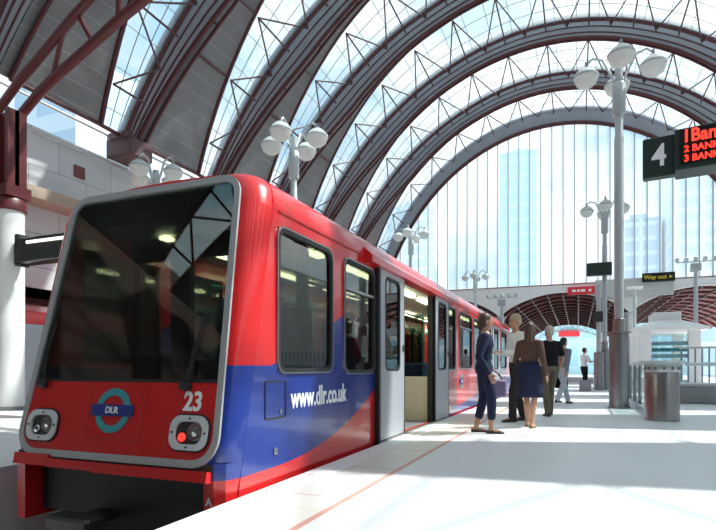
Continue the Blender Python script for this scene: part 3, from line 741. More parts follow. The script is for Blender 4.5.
# ------------------------------------------------------------------ lamps
def lamp_post(x, y, zt, label, group='four-globe platform lamps', base_h=1.76, pr=.105, br=.22, arm=.72, g=.28, mat_pole='galv', zb=0):
    t = thing('lamp_post', label, 'lamp post', (x,y,zb), group)
    make('base', MB().lathe([(br+.03,zb),(br+.03,zb+.04),(br,zb+.05),(br,zb+base_h-.05),(br-.01,zb+base_h)], (x,y,0), 24), M['steeldk'], t)
    make('collar', MB().lathe([(br-.02,zb+base_h),(br+.05,zb+base_h+.01),(br+.05,zb+base_h+.05),(pr+.03,zb+base_h+.06),(pr+.03,zb+base_h+.35),(pr,zb+base_h+.37)], (x,y,0), 24), M['steel'], t)
    make('pole', MB().lathe([(pr,zb+base_h+.2),(pr,zt-1.6),(pr*.85,zt-1.55),(pr*.8,zt+.1)], (x,y,0), 18), M[mat_pole], t)
    make('sleeve', MB().lathe([(pr*1.3,zt-1.05),(pr*1.4,zt-1.0),(pr*1.4,zt-.35),(pr*1.2,zt-.3)], (x,y,0), 18), M[mat_pole], t)
    for i in range(4):
        a = i*pi/2; dx, dy = cos(a), sin(a)
        e = V((x+dx*arm, y+dy*arm, zt+.28))
        mb = MB().path([V((x,y,zt-.55)), V((x+dx*arm*.22,y+dy*arm*.22,zt-.1)), V((x+dx*arm*.5,y+dy*arm*.5,zt+.32)), V((x+dx*arm*.8,y+dy*arm*.8,zt+.40)), e], .028, n=6)
        make('arm', mb, M[mat_pole], t)
        c = (e.x, e.y, zt)
        gl = make('globe', MB().lathe([(.03,-g*.95),(g*.45,-g*.9),(g*.82,-g*.62),(g*.98,-g*.2),(g,.0),(g*.97,g*.05),(g*.80,g*.38),(g*.45,g*.66),(g*.22,g*.72)], c, 20), M['globe'], t)
        make('ring', MB().lathe([(g*.96,-.025),(g*1.05,-.02),(g*1.05,.02),(g*.96,.025)], c, 20), M[mat_pole], gl)
        make('cap', MB().lathe([(g*.30,g*.66),(g*.24,g*.82),(.03,g*.9),(.03,g*1.25),(.005,g*1.3)], c, 12), M['steeldk'], gl)
    return t
lamp_post(.90, 14.2, 8.0, 'tall steel lamp post with steel drum base, nearest on the right platform')
lamp_post(-7.3, 13.2, 7.25, 'four-globe lamp post rising behind the front of the train roof', mat_pole='polewhite', g=.29)
lamp_post(-10.7, 11.6, 6.25, 'four-globe lamp post at left, above the windscreen corner', mat_pole='polewhite', g=.25, arm=.6)
lamp_post(-8.2, 27.6, 8.0, 'distant four-globe lamp post beside the foot of the end arch', mat_pole='polewhite')
lamp_post(1.08, 26.0, 7.9, 'second lamp post on the right platform, behind the nearest one', mat_pole='galv')
lamp_post(-6.2, 35.5, 6.9, 'farthest four-globe lamp post, over the end of the train roof', mat_pole='polewhite', g=.24, arm=.65)

def spot_post(x, y, zt, label):
    t = thing('spotlight_post', label, 'lamp post', (x,y,0), 'spotlight posts')
    make('pole', MB().lathe([(.11,0),(.11,zt-1.2),(.10,zt-.6)], (x,y,0), 14), M['galv'], t)
    make('head', MB().bevbox(x-.26,x+.26,y-.15,y+.15,zt-.6,zt-.15,.03), M['galv'], t)
    make('crossbar', MB().tube((x-.95,y,zt-.05),(x+.95,y,zt-.05),.04), M['polewhite'], t)
    for i in range(5):
        xx = x-.9+.45*i; make('spotlight', MB().lathe([(.06,0),(.13,.05),(.11,.22),(.03,.26)], (xx,y,zt-.03), 10), M['polewhite'], t)
spot_post(6.05, 34.8, 6.9, 'slim post with crossbar of small spotlights at far right')
spot_post(-4.6, 36.2, 5.6, 'slim post with crossbar of spotlights behind the train end')
sp = thing('slim_post', 'thin grey post with small black box beside the second lamp post', 'post', (.82, 25.2, 0))
make('pole', MB().lathe([(.10,0),(.10,4.5),(.02,4.55)], (.82,25.2,0), 12), M['galv'], sp)
make('box', MB().bevbox(.66,.98,24.95,25.2,2.9,3.35,.03), M['dark'], sp)
make('base', MB().lathe([(.2,0),(.2,1.6),(.12,1.65)], (.82,25.2,0), 16), M['steeldk'], sp)
sg = thing('hanging_sign', 'small dark sign box clamped high on the second lamp post', 'sign', (.9, 25.7, 5.1))
make('panel', MB().bevbox(.35,1.35,25.45,25.75,4.95,5.50,.03, None), M['signgreen'], sg)
make('clamp', MB().box(.98,1.18,25.7,25.92,5.1,5.3), M['steeldk'], sg)
pp = thing('signal_post', 'short white post standing behind the second lamp post', 'post', (2.9, 33.5, 0))
make('pole', MB().lathe([(.09,0),(.09,5.3),(.02,5.35)], (2.9,33.5,0), 12), M['polewhite'], pp)
make('cap', MB().bevbox(2.5,3.3,33.4,33.6,5.3,5.45,.02), M['white'], pp)

# ------------------------------------------------------------------ departure sign
ds = thing('departure_sign', 'dark hanging departure board reading 4 with red train destinations', 'sign', (1.6, 7.25, 3.2))
a = radians(-8.4); SM = Matrix.Translation((.73, 7.40, 3.48)) @ Matrix.Rotation(a, 4, 'Z')
make('number_panel', MB().bevbox(0,.345,-.04,.10,-.24,.235,.012,SM), M['signgreen'], ds, smooth=0)
make('display_box', MB().bevbox(.335,2.7,-.10,.28,-.22,.26,.015,SM), M['signgreen'], ds, smooth=0)
make('display_screen', MB().box(.385,2.62,-.108,-.098,-.165,.235,SM), M['signblack'], ds, smooth=0)
TXT = lambda x,z,o: SM @ frame_mat(V((x,o,z)), (1,0,0), (0,0,1))
lab(make('number', text_mb('4', .36, .003, .008, sx=.85).xf(TXT(.175,0,-.044)), M['letter'], ds, smooth=0), 'white platform number 4')
lab(make('led_line', text_mb('1Bank', .205, .002, .005, 'LEFT', sx=.84).xf(TXT(.41,.15,-.112)), M['led'], ds, smooth=0), 'red lit words 1 Bank')
lab(make('led_line', text_mb('2 BANK', .105, .002, .003, 'LEFT', sx=.95).xf(TXT(.43,.005,-.112)), M['led'], ds, smooth=0), 'red lit words 2 BANK')
lab(make('led_line', text_mb('3 BANK', .105, .002, .003, 'LEFT', sx=.95).xf(TXT(.43,-.105,-.112)), M['led'], ds, smooth=0), 'red lit words 3 BANK')
for xx in (.95, 2.6): make('hanger_rod', MB().tube(SM @ V((xx,.1,.25)), SM @ V((xx,.1,12.6)), .02), M['steeldk'], ds)
make('speaker', MB().bevbox(.88,1.12,-.02,.2,.50,.66,.02,SM), M['dark'], ds)

# ------------------------------------------------------------------ end wall with glazing, fascia and brick-red vaults
YW = 37.5; ZB = 6.36
mb = MB(); arc = [RP(p, .965, 0) for p in range(-70, 71, 2)]; arc = [q for q in arc if q.z > ZB]
poly = [(q.x, q.z) for q in arc]; poly = [(poly[0][0], ZB)] + poly + [(poly[-1][0], ZB)]
w1 = struct('window_1', MB().prism(poly, YW, YW+.03), M['endglass'], 'tall glazed end wall under the farthest arch', 'window', smooth=0)
i = 0; x = -14.0
while x < 11.5:
    s = (x-CX)/RA/.965
    if abs(s) < 1:
        zt = ZS + RB*.965*sqrt(1-s*s)
        if zt > ZB+.3: make('mullion', MB().box(x-.028,x+.028,YW-.10,YW+.10,ZB,zt), M['mull'], w1, smooth=0)
    x += .69
make('sill', MB().box(-14,11.2,YW-.12,YW+.15,ZB-.08,ZB+.04), mat('sill_red', (.35,.16,.15), .5), w1, smooth=0)
VA = [(-12.8,-4.9),(-4.9,3.0),(3.0,10.9)]
def vz(f, h0=4.45, h1=5.88): return h0 + (h1-h0)*(1-(2*f-1)**2)**.85
mb = MB(); top = []; bot = []
for a_, b_ in VA:
    for j in range(25):
        f = j/24
        if j == 24 and b_ != 10.9: continue
        bot.append((a_+f*(b_-a_), vz(f)))
n = len(bot)
vs = [(x,YW-.15,ZB-.05) for x,z in bot]+[(x,YW-.15,z) for x,z in bot]+[(x,YW+.25,ZB-.05) for x,z in bot]+[(x,YW+.25,z) for x,z in bot]
fs = []
for j in range(n-1): fs += [(j,j+1,n+j+1,n+j),(2*n+j,3*n+j,3*n+j+1,2*n+j+1),(n+j,n+j+1,3*n+j+1,3*n+j),(j,2*n+j,2*n+j+1,j+1)]
mb.add(vs, fs)
mb.box(-16.5,-12.8,YW-.15,YW+.25,0,ZB-.05); mb.box(10.9,13,YW-.15,YW+.25,0,ZB-.05)
struct('wall_back', mb, M['white'], 'smooth white fascia band over the red vaults at the end of the station', 'wall', smooth=0)
VL = ['left', 'middle', 'right']
for i, (a_, b_) in enumerate(VA):
    mb = MB(); mb.path([V((a_+j/24*(b_-a_), YW-.2, vz(j/24)-.02)) for j in range(25)], .06, n=6)
    tr_ = struct('trim_%d' % (3+i), mb, M['white'], 'white rim of the %s red vault' % VL[i], 'trim')
    t = thing('vault', 'dark red ribbed vault soffit beyond the fascia, %s of three' % VL[i], 'vault', ((a_+b_)/2, 48, 4.4), 'red vaults', kind='structure')
    rings = [[V((a_+j/24*(b_-a_), y, vz(j/24)+.05)) for j in range(25)]+[V((a_+j/24*(b_-a_), y, vz(j/24)+.2)) for j in range(24,-1,-1)] for y in (YW+.25, 66)]
    make('soffit', MB().loft(rings), M['soffit'], t, smooth=30)
    for q in range(13):
        y = YW+1+2.2*q; make('rib', MB().path([V((a_+j/16*(b_-a_), y, vz(j/16)-.02)) for j in range(17)], .10, n=6), M['tube'], t)
    for j in (3, 6, 9, 12, 15, 18, 21):
        make('purlin', MB().tube((a_+j/24*(b_-a_),YW+.3,vz(j/24)-.02),(a_+j/24*(b_-a_),65.8,vz(j/24)-.02),.06,n=6), M['tube'], t)
    wb = MB(); yy = 65.5
    for j in range(24):
        f0, f1 = j/24, (j+1)/24; P0 = V((a_+f0*(b_-a_),yy,vz(f0)-.1)); P1 = V((a_+f1*(b_-a_),yy,vz(f1)-.1)); D = V((0,0,-.55))
        wb.tube(P0+D,P1+D,.045,n=5); wb.tube(P0,P1+D,.035,n=5) if j % 2 else wb.tube(P0+D,P1,.035,n=5)
    make('end_truss', wb, M['polewhite'], t)
for x_ in (-4.9, 3.0):
    tag(make('vault_column', MB().lathe([(.3,0),(.3,.1),(.22,.15),(.22,4.2),(.42,4.45)], (x_,YW+.6,0), 16), M['galv'], origin=(x_,YW+.6,0)), 'grey column under the springing of the red vaults, ' + ('behind the train end' if x_ < 0 else 'behind the lamp posts'), 'column', 'vault columns')
# signs on the fascia
wb = thing('direction_board', 'large blank pale grey board on the white fascia', 'sign', (3.2, 37, 5.9))
make('board', MB().bevbox(1.0, 5.3, 36.95, 37.2, 5.35, 6.45, .02), mat('pale_board', (.50,.52,.51), .5), wb, smooth=0)
make('stay', MB().box(1.5,1.6,37.15,37.35,5.7,6.0).box(4.7,4.8,37.15,37.35,5.7,6.0).box(1.4,4.9,37.19,37.25,5.8,5.9), M['galv'], wb, smooth=0)
rs = thing('red_sign', 'small red sign with white marks at left of the pale board', 'sign', (.15, 37, 5.7))
make('panel', MB().bevbox(-.62, .98, 36.98, 37.2, 5.62, 6.10, .02), M['redsign'], rs, smooth=0)
for q0, q1 in ((-.35,-.12),(-.05,.12),(.18,.42),(.62,.78)): make('white_mark', MB().box(q0,q1,36.965,36.985,5.78,5.93), M['letter'], rs, smooth=0)
make('stay', MB().box(.0,.1,37.18,37.36,5.75,5.9), M['galv'], rs, smooth=0)
bs2 = thing('way_out_sign', 'black sign with yellow Way out lettering on the pale board', 'sign', (4.4, 36.8, 6.2))
make('panel', MB().bevbox(3.6, 5.35, 36.78, 36.94, 6.15, 6.68, .02), M['signblack'], bs2, smooth=0)
make('lettering', text_mb('Way out', .34, .003, .006).xf(frame_mat(V((4.3,36.775,6.41)),(1,0,0),(0,0,1))), M['yellow'], bs2, smooth=0)
make('arrow', MB().prism([(5.05,6.32),(5.22,6.41),(5.05,6.5)], 36.765, 36.785), M['yellow'], bs2, smooth=0)

# ------------------------------------------------------------------ stairwell balustrade, drum, canopy
dr = thing('steel_drum', 'large brushed steel drum at the end of the stair balustrade', 'drum', (1.42, 11.2, 0))
make('body', MB().lathe([(.275,0),(.285,.02),(.28,.06),(.28,.86),(.27,.88)], (1.42,11.2,0), 36), M['steel'], dr)
make('neck', MB().lathe([(.26,.86),(.27,.88),(.27,1.0),(.26,1.02)], (1.42,11.2,0), 36), M['galv'], dr)
make('top_plate', MB().lathe([(.27,1.0),(.37,1.03),(.38,1.05),(.37,1.08),(.05,1.09)], (1.42,11.2,0), 36), M['polewhite'], dr)
for q in range(12):
    an = 2*pi*q/12; make('stud', MB().ball((1.42+.275*cos(an),11.2+.275*sin(an),.94), .032, .032, .032, 8, 6), M['steeldk'], dr)
bl = thing('glass_balustrade', 'glass balustrade panels running back from the steel drum', 'balustrade', (1.35, 14.5, 0))
for q in range(5):
    y = 11.75 + 1.25*q; make('post', MB().bevbox(1.31,1.39,y-.04,y+.04,.0,1.02,.01), M['steel'], bl)
    if q < 4: make('panel', MB().box(1.34,1.36,y+.06,y+1.19,.14,.96), M['balglass'], bl, smooth=0)
make('handrail', MB().path([(1.35,11.5,1.06),(1.35,17,1.06)], .03), M['polewhite'], bl)
make('kerb', MB().box(1.26,1.44,11.6,17,0,.12), M['galv'], bl, smooth=0)
h2 = thing('barrier_rail', 'pale handrail leading right from the steel drum', 'handrail', (3.6, 11.6, 0))
make('handrail', MB().tube((1.82,11.35,1.02),(5.5,12.6,1.02),.03), M['polewhite'], h2)
for q in range(3): make('post', MB().tube((3.2+1.1*q,11.81+.377*q,0),(3.2+1.1*q,11.81+.377*q,1.02),.025), M['steel'], h2)
pl = thing('low_wall', 'low grey steel-clad wall at the right beyond the drum', 'wall', (4.2, 17, 0))
make('cladding', MB().bevbox(2.3,7.5,16.6,17.3,.0,.46,.02), M['steeldk'], pl)
make('coping', MB().bevbox(2.25,7.55,16.5,17.4,.46,.55,.02), M['galv'], pl)
wb_ = thing('caution_board', 'small dark triangular board with yellow-green edge on the floor at far right', 'board', (2.75, 12.85, 0))
make('board', MB().prism([(2.63,0),(2.83,0),(2.79,.30),(2.75,.30)], 12.7, 12.75), M['dark'], wb_, smooth=0)
lab(make('board', MB().prism([(2.70,0),(2.90,0),(2.80,.31),(2.76,.31)], 12.86, 12.9), M['yellowgreen'], wb_, smooth=0), 'yellow-green rear leaf')
cn = thing('stair_canopy', 'white tent-roofed canopy over the stairs at right', 'canopy', (3.6, 25.5, 0))
mb = MB(); a0, a1, b0, b1 = 2.0, 4.7, 24.2, 28.5
mb.loft([[(a0,b0,2.45),(a1,b0,2.45),(a1,b1,2.45),(a0,b1,2.45)],[(a0,b0,2.55),(a1,b0,2.55),(a1,b1,2.55),(a0,b1,2.55)],[(a0+1.1,b0+1.2,2.95),(a1-.9,b0+1.2,2.95),(a1-.9,b1-1.2,2.95),(a0+1.1,b1-1.2,2.95)]])
make('roof', mb, M['white'], cn, smooth=0)
make('lantern', MB().bevbox(2.9,3.9,25.3,27.2,2.9,3.25,.03), M['white'], cn)
for xx in (2.3, 4.0):
    for yy in (24.4, 28.2): make('pillar', MB().bevbox(xx,xx+.42,yy,yy+.3,0,2.46,.02), M['white'], cn)
for q in range(3): make('shelf', MB().box(2.72,4.0,24.5,24.55,1.35+.25*q,1.50+.25*q), M['teal'] if q == 1 else M['paleblue'], cn, smooth=0)
make('glass_side', MB().box(2.72,4.0,24.46,24.48,.2,2.3), M['balglass'], cn, smooth=0)
rl = thing('picket_fence', 'blue-grey picket railing beside the white canopy at far right', 'railing', (5.8, 22, 0))
make('top_rail', MB().box(3.3,8.5,21.9,21.98,1.62,1.70), M['galv'], rl, smooth=0); make('bottom_rail', MB().box(3.3,8.5,21.9,21.98,.15,.2), M['galv'], rl, smooth=0)
for q in range(24): make('picket', MB().box(3.35+.21*q,3.40+.21*q,21.92,21.96,0,1.65), M['railblue'], rl, smooth=0)
lbx = tag(make('waste_box', MB().bevbox(.05,.50,24.0,24.4,0,.44,.03), M['steeldk'], origin=(.27,24.2,0)), 'small grey box on the platform beside the far man', 'box')

# ------------------------------------------------------------------ city outside the end wall
def block(name, label, x0,x1,y0,y1,h,m, group=None):
    t = thing(name, label, 'building', ((x0+x1)/2,(y0+y1)/2,-2), group)
    make('facade', MB().box(x0,x1,y0,y1,-2,h), M[m], t, smooth=0)
    make('roof_plant', MB().box(x0+(x1-x0)*.3,x1-(x1-x0)*.3,y0+(y1-y0)*.3,y1-(y1-y0)*.3,h,h+2.5), M['tower3'], t, smooth=0)
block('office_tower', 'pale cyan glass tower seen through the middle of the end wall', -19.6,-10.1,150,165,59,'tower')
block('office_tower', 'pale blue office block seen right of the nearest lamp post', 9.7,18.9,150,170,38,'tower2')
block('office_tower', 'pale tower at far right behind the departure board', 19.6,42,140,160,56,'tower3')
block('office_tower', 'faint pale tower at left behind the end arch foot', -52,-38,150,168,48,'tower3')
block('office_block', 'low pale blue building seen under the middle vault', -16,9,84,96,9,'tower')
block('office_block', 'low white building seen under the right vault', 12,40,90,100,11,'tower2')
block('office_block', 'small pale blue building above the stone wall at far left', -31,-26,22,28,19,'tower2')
tag(make('shop_sign', MB().bevbox(-2.6,.2,83.5,83.9,5.5,6.4,.05), M['redsign'], origin=(-1.2,83.7,5.5)), 'red panel on the pale building under the middle vault', 'sign')
struct('ground', MB().box(-80,80,62,240,-2.4,-2), M['paving2'], 'pale open ground beyond the station', 'ground', smooth=0)
struct('floor', MB().box(-16,13,62,84,-1.15,-.02), M['paving2'], 'pale platform end beyond the vaults', 'floor', smooth=0)

# ------------------------------------------------------------------ people
def remesh(mb, vox, smooth_it=2):
    me = bpy.data.meshes.new('tmp'); me.from_pydata(mb.v, [], mb.f)
    bm = bmesh.new(); bm.from_mesh(me); bmesh.ops.recalc_face_normals(bm, faces=bm.faces); bm.to_mesh(me); bm.free()
    o = bpy.data.objects.new('tmp', me); COL.objects.link(o)
    r = o.modifiers.new('r', 'REMESH'); r.mode = 'VOXEL'; r.voxel_size = vox
    s = o.modifiers.new('s', 'SMOOTH'); s.iterations = smooth_it; s.factor = .5
    dg = bpy.context.evaluated_depsgraph_get(); dg.update()
    em = o.evaluated_get(dg).to_mesh(); out = MB(); out.add([v.co.copy() for v in em.vertices], [tuple(p.vertices) for p in em.polygons])
    o.evaluated_get(dg).to_mesh_clear(); bpy.data.objects.remove(o); bpy.data.meshes.remove(me)
    return out
def person(x, y, heading, h, label, pose, outfit, female=False, group='passengers on the platform'):
    """local frame: +y forward, +x to the person's right, z up, 1.75 m tall; heading = world direction faced (radians)."""
    s = h/1.75
    W = Matrix.Translation((x,y,0)) @ Matrix.Rotation(heading - pi/2, 4, 'Z') @ Matrix.Scale(s, 4)
    t = thing('person', label, 'person', (x,y,0), group)
    lean = pose.get('lean', 0); shw = .165 if female else .195; hipw = .095
    hipz = .93
    def up(z, yy=0.0): return V((0, (z-hipz)*lean + yy, z))
    neck = up(1.47); headc = up(1.615, .02)
    feet = pose['feet']          # ((x,y,lift),(x,y,lift)) for left(-) and right(+)
    body = MB(); legs = []
    for sd, (fx, fy, fl) in zip((-1, 1), feet):
        hip = V((sd*hipw, 0, hipz-.02)); ank = V((fx, fy, .085+fl))
        mid = (hip+ank)/2; d = (ank-hip).length; bend = min(.045, sqrt(max(0, .43**2-(d/2)**2))) + fl*.8; knee = mid + V((0, bend, 0)) + V((0,.012,.02))
        legs.append((hip, knee, ank, fl))
        body.capsule(hip, knee, .080, .053); calf = knee.lerp(ank, .35) + V((0,-.012,0))
        body.capsule(knee, calf, .052, .055); body.capsule(calf, ank, .054, .036)
        body.capsule(ank + V((0,-.03,-.045)), ank + V((0,.11,-.055)), .034, .030)
    # torso
    def torso(mb, e=0.0, z0=.86, z1=1.47):
        rows = [(.86,.150,.100),(.95,.168 if female else .160,.112),(1.05,.128 if female else .145,.092),(1.15,.130 if female else .155,.098),(1.27,.150 if female else .178,.112),(1.37,.150 if female else .178,.095),(1.43,.115,.075),(1.47,.065,.06)]
        rings = []
        for z, rx, ry in rows:
            if z < z0-.001 or z > z1+.001: continue
            c = up(z); rings.append([c + V(((rx+e)*cos(2*pi*j/20), (ry+e)*sin(2*pi*j/20) + (.012 if z > 1.2 else 0), 0)) for j in range(20)])
        mb.loft(rings)
    torso(body)
    body.capsule(up(1.42), up(1.55, .015), .055, .052)
    # head with jaw, nose, ears
    hd_ = Matrix.Translation(headc) @ Matrix.Rotation(pose.get('head', 0), 4, 'Z') @ Matrix.Rotation(-pose.get('nod', 0), 4, 'X')
    H_ = lambda a,b,c: hd_ @ V((a,b,c))
    body.ball(H_(0,-.012,.035), .075, .092, .088); body.ball(H_(0,.022,-.035), .058, .066, .080); body.capsule(H_(0,.035,-.095), H_(0,.05,-.09), .028, .024)
    body.capsule(H_(0,.088,.012), H_(0,.104,-.022), .009, .014, 8); body.capsule(H_(-.02,.082,-.052), H_(.02,.082,-.052), .010, .010, 6)
    for sd in (-1, 1): body.ball(H_(sd*.077,-.005,-.005), .010, .020, .032)
    # arms and hands
    arms = []
    for sd, (el, ha) in zip((-1, 1), pose['arms']):
        sh = up(1.385) + V((sd*shw, 0, 0)); el = V(el); ha = V(ha)
        body.capsule(up(1.39)+V((sd*.09,0,0)), sh, .06, .054); body.capsule(sh, el, .050, .038); body.capsule(el, ha, .038, .026)
        d = (ha-el).normalized(); side = V((0,1,0)) if abs(d.y) < .7 else V((1,0,0)); side = (side - d*side.dot(d)).normalized(); nrm = d.cross(side)
        pc = ha + d*.045
        body.loft([[ha + d*q + side*(w_*cos(2*pi*j/10)) + nrm*(.014*sin(2*pi*j/10)) for j in range(10)] for q, w_ in ((-.005,.024),(.03,.036),(.075,.040),(.095,.036))])
        for q, L in zip((-.030,-.010,.010,.029), (.062,.075,.070,.055)):
            b0 = ha + d*.088 + side*q; b1 = b0 + d*L*.5 + side*q*.15; b2 = b1 + d*L*.42 - nrm*sd*.025
            body.capsule(b0, b1, .0095, .009, 6); body.capsule(b1, b2, .009, .0075, 6)
        tb = ha + d*.025 + side*.032; body.capsule(tb, tb + d*.035 + side*.026, .011, .010, 6); body.capsule(tb + d*.035 + side*.026, tb + d*.068 + side*.030 - nrm*sd*.012, .010, .008, 6)
        arms.append((sh, el, ha))
    b = make('body', remesh(body, .0095).xf(W), M[outfit.get('skin','skin')], t, smooth=180)
    for sd in (-1, 1):
        make('eye', MB().ball(H_(sd*.030,.079,.012), .011, .007, .007, 8, 6).xf(W), M['eye'], t)
    # hair
    hm = MB(); hm.ball(H_(0,-.022,.050), .084, .098, .090, 16, 10)
    keep = outfit.get('hairlen', 0)
    hm.ball(H_(0,-.045,.0), .080, .075, .085, 14, 8)
    if keep: hm.capsule(H_(0,-.06,.0), H_(0,-.075,-.05-keep), .075, .055); [hm.capsule(H_(sd*.062,-.02,.02), H_(sd*.065,-.03,-.05-keep*.8), .032, .026) for sd in (-1,1)]
    hm = remesh(hm, .012)
    make('hair', hm.xf(W), M[outfit['hair']], t, smooth=180)
    # top
    tm = MB(); torso(tm, .016, outfit.get('top_z', .90) if outfit.get('top_z', .90) > .86 else .86, 1.43); tm.capsule(up(1.40)+V((-.10,0,0)), up(1.40)+V((.10,0,0)), .066, .066)
    for sh, el, ha in arms:
        tm.capsule(up(1.385)+V((0,0,0)), sh, .066, .066)
        if outfit.get('sleeve', 'long') == 'long': tm.capsule(sh, el, .064, .052); tm.capsule(el, el.lerp(ha, .93), .052, .040)
        else: tm.capsule(sh, sh.lerp(el, .68), .064, .060)
    make('top', remesh(tm, .014, 3).xf(W), M[outfit['top']], t, smooth=180)
    # lower garment
    lm = MB()
    if outfit['lower'][0] == 'trousers':
        cutf = outfit.get('hem', 1.0)
        torso(lm, .014, .86, 1.05)
        for hip, knee, ank, fl in legs:
            lm.capsule(hip, knee, .098, .072)
            end = knee.lerp(ank + V((0,0,-.01)), cutf); lm.capsule(knee, end, .072, .064)
    else:
        zb = outfit.get('hem', .52); rings = []
        ym = sum(l[1].y for l in legs)/2; sp = abs(legs[0][1].y-legs[1][1].y)/2
        for f in range(7):
            q = f/6; z = 1.09 - q*(1.09-zb); kx = lin(q, [(0,.162),(.17,.188),(.34,.200),(1,.205)]); rings.append([V((kx*cos(2*pi*j/24)*(1+.02*sin(j*pi*.75)*q), ym*q + (.125+.035*min(1,q*3)+sp*q*.8)*sin(2*pi*j/24)*(1+.03*cos(j*pi*.66)*q), z)) for j in range(24)])
        lm.loft(rings)
    lm = remesh(lm, .014, 3) if outfit['lower'][0] == 'trousers' else lm
    make(outfit['lower'][0], lm.xf(W), M[outfit['lower'][1]], t, smooth=180)
    for hip, knee, ank, fl in legs:
        sm = MB(); z0 = ank.z - .085; rings = []
        hi_ = outfit.get('shoe_h', .075)
        for yy, w_, hh in ((-.075,.020,.05),(-.06,.034,hi_),(0,.038,hi_+.015),(.06,.042,hi_*.75),(.12,.044,.045),(.165,.034,.035),(.185,.014,.022)):
            rings.append([V((ank.x + w_*cos(2*pi*j/12), ank.y + yy, z0 + max(.0, hh*.5 + hh*.5*sin(2*pi*j/12)*1.0))) for j in range(12)])
        sm.loft(rings); make('shoe', sm.xf(W), M[outfit['shoe']], t, smooth=60)
    return t, W, arms
AR = V((.926,.377,0)); ang = lambda d: atan2(d[1], d[0]); RIGHT = ang((.926,.377)); LEFT = RIGHT + pi; AWAY = ang((-.377,.926)); TOWARD = AWAY + pi
def arms_down(sw=.06, out=.26): return [((-out,-.05-sw*.2,1.10),(-out-.01,.05-sw,.86)), ((out,-.05+sw*.2,1.10),(out+.01,.05+sw,.86))]
_, PW, PA = person(-1.28, 8.02, RIGHT-.15, 1.76, 'person in long navy top and cropped navy trousers, nearest the train door',
       dict(feet=((-.08,-.10,0),(.08,.10,0)), arms=[((-.25,-.06,1.10),(-.22,.14,.93)),((.25,-.08,1.10),(.24,.06,.86))], lean=.02),
       dict(top='navy', top_z=.86, lower=('trousers','navy'), hem=.62, shoe='leather', shoe_h=.05, hair='hairbrown', hairlen=.02, skin='skintan'), female=True)
hw_ = PW @ PA[0][2] ; hd2 = (PW @ PA[0][2]) + V((.02,-.06,-.12))
bg = thing('handbag', 'mauve shoulder bag at the hip of the person in navy', 'bag', (hd2.x, hd2.y, hd2.z-.3))
BM = Matrix.Translation(hd2) @ Matrix.Rotation(RIGHT, 4, 'Z')
make('pouch', MB().bevbox(-.20,.20,-.06,.06,-.30,-.04,.03, BM), M['purple'], bg)
make('strap', MB().path([BM @ V(q) for q in ((-.15,0,-.06),(-.10,.02,.05),(-.03,.03,.10),(.03,.03,.10),(.10,.02,.05),(.15,0,-.06))], .012, n=6), M['purple'], bg)
_, PW2, PA2 = person(-1.0, 10.0, LEFT+.2, 1.92, 'tall fair-haired person in white shirt and dark trousers facing the train',
       dict(feet=((-.10,.14,0),(.10,-.16,0)), arms=[((-.25,.06,1.10),(-.12,.32,1.12)),((.25,.04,1.10),(.12,.32,1.12))], lean=.04, nod=.2),
       dict(top='shirtwhite', lower=('trousers','charcoal'), shoe='leather', hair='hairblond'))
PC = (PW2 @ PA2[0][2] + PW2 @ PA2[1][2])/2 + V((-.10,-.02,.03))
pp_ = tag(make('paper', MB().bevbox(-.11,.11,-.15,.15,-.004,.004,.002, Matrix.Translation(PC) @ Matrix.Rotation(.5,4,'Y')), M['paper'], origin=PC), 'white paper held by the tall fair-haired person', 'paper')
person(-.72, 9.05, AWAY-.6, 1.69, 'brown-haired person in brown top and dark knee-length skirt, bare legs',
       dict(feet=((-.06,.10,0),(.07,-.10,0)), arms=[((-.24,.02,1.10),(-.16,.24,1.05)),((.24,-.06,1.10),(.25,.08,.87))], lean=.02),
       dict(top='brownknit', lower=('skirt','navy'), hem=.50, shoe='sandal', shoe_h=.035, hair='hairbrown', hairlen=.14, skin='skin', sleeve='long'), female=True)
person(-.52, 11.4, AWAY+.15, 1.80, 'grey-haired person in black short-sleeved shirt and khaki trousers',
       dict(feet=((-.11,-.14,0),(.10,.18,0)), arms=arms_down(.12), lean=.03),
       dict(top='blackcloth', lower=('trousers','khaki'), shoe='leather', hair='hairgrey', sleeve='short'))
_, PW5, PA5 = person(-.38, 15.2, RIGHT+.5, 1.76, 'striding person in grey jacket and pale jeans beside the nearest lamp post',
       dict(feet=((-.09,.32,0),(.09,-.30,.05)), arms=arms_down(-.22), lean=.06),
       dict(top='greyjacket', lower=('trousers','paleblue'), shoe='leather', hair='hairblack'))
hb = PW5 @ PA5[0][2] + V((0,0,-.10)); BM = Matrix.Translation(hb) @ Matrix.Rotation(RIGHT+.5, 4, 'Z')
tag(make('shoulder_bag', MB().bevbox(-.22,.22,-.07,.07,-.36,-.08,.04,BM).path([BM @ V(q) for q in ((-.15,0,-.10),(-.08,0,.02),(.08,0,.02),(.15,0,-.10))],.014,n=6), M['blackcloth'], origin=hb), 'black bag carried by the person in grey jacket', 'bag')
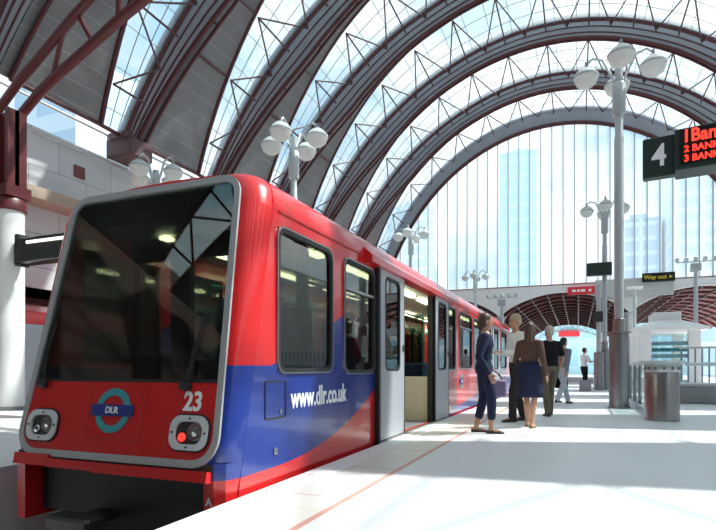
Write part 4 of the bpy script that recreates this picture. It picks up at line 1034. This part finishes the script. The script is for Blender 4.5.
person(.25, 26.0, RIGHT+.25, 1.86, 'far person in white shirt and black trousers by the second lamp post',
       dict(feet=((-.10,.06,0),(.10,-.06,0)), arms=[((-.25,.10,1.14),(-.14,.36,1.18)),((.25,.10,1.14),(.14,.36,1.18))], lean=.03),
       dict(top='shirtwhite', lower=('trousers','blackcloth'), shoe='leather', hair='hairblack', sleeve='short'))

# ------------------------------------------------------------------ sky, sun, camera
w = bpy.data.worlds.new('World'); scene.world = w; w.use_nodes = True; nt = w.node_tree
bgd = nt.nodes['Background']
tc = nt.nodes.new('ShaderNodeTexCoord'); mp = nt.nodes.new('ShaderNodeMapping'); mp.inputs['Scale'].default_value = (1.6,1.6,3.2)
nz = nt.nodes.new('ShaderNodeTexNoise'); nz.inputs['Scale'].default_value = 2.2; nz.inputs['Detail'].default_value = 6
cr = nt.nodes.new('ShaderNodeValToRGB'); cr.color_ramp.elements[0].position = .40; cr.color_ramp.elements[0].color = (.30,.54,.70,1); cr.color_ramp.elements[1].position = .62; cr.color_ramp.elements[1].color = (1.0,1.0,1.0,1)
nt.links.new(tc.outputs['Generated'], mp.inputs[0]); nt.links.new(mp.outputs[0], nz.inputs['Vector']); nt.links.new(nz.outputs['Fac'], cr.inputs[0]); nt.links.new(cr.outputs[0], bgd.inputs[0])
bgd.inputs[1].default_value = .95
sd = bpy.data.lights.new('sun', 'SUN'); sd.energy = 6.5; sd.angle = radians(.8); sd.color = (1,.96,.90)
so = link(bpy.data.objects.new('sun', sd)); so.rotation_euler = V((.528,.272,.809)).to_track_quat('Z','Y').to_euler()
cam = bpy.data.cameras.new('camera'); co = link(bpy.data.objects.new('camera', cam)); scene.camera = co
co.location = (0,0,.95); co.rotation_euler = (pi/2, 0, math.atan(220/540))
cam.sensor_width = 36; cam.lens = 540/716*36; cam.shift_y = 103/716; cam.clip_end = 1000
scene.view_settings.view_transform = 'Standard'; scene.view_settings.look = 'None'; scene.view_settings.gamma = 1; scene.view_settings.use_curve_mapping = False
scene.view_settings.exposure = .62
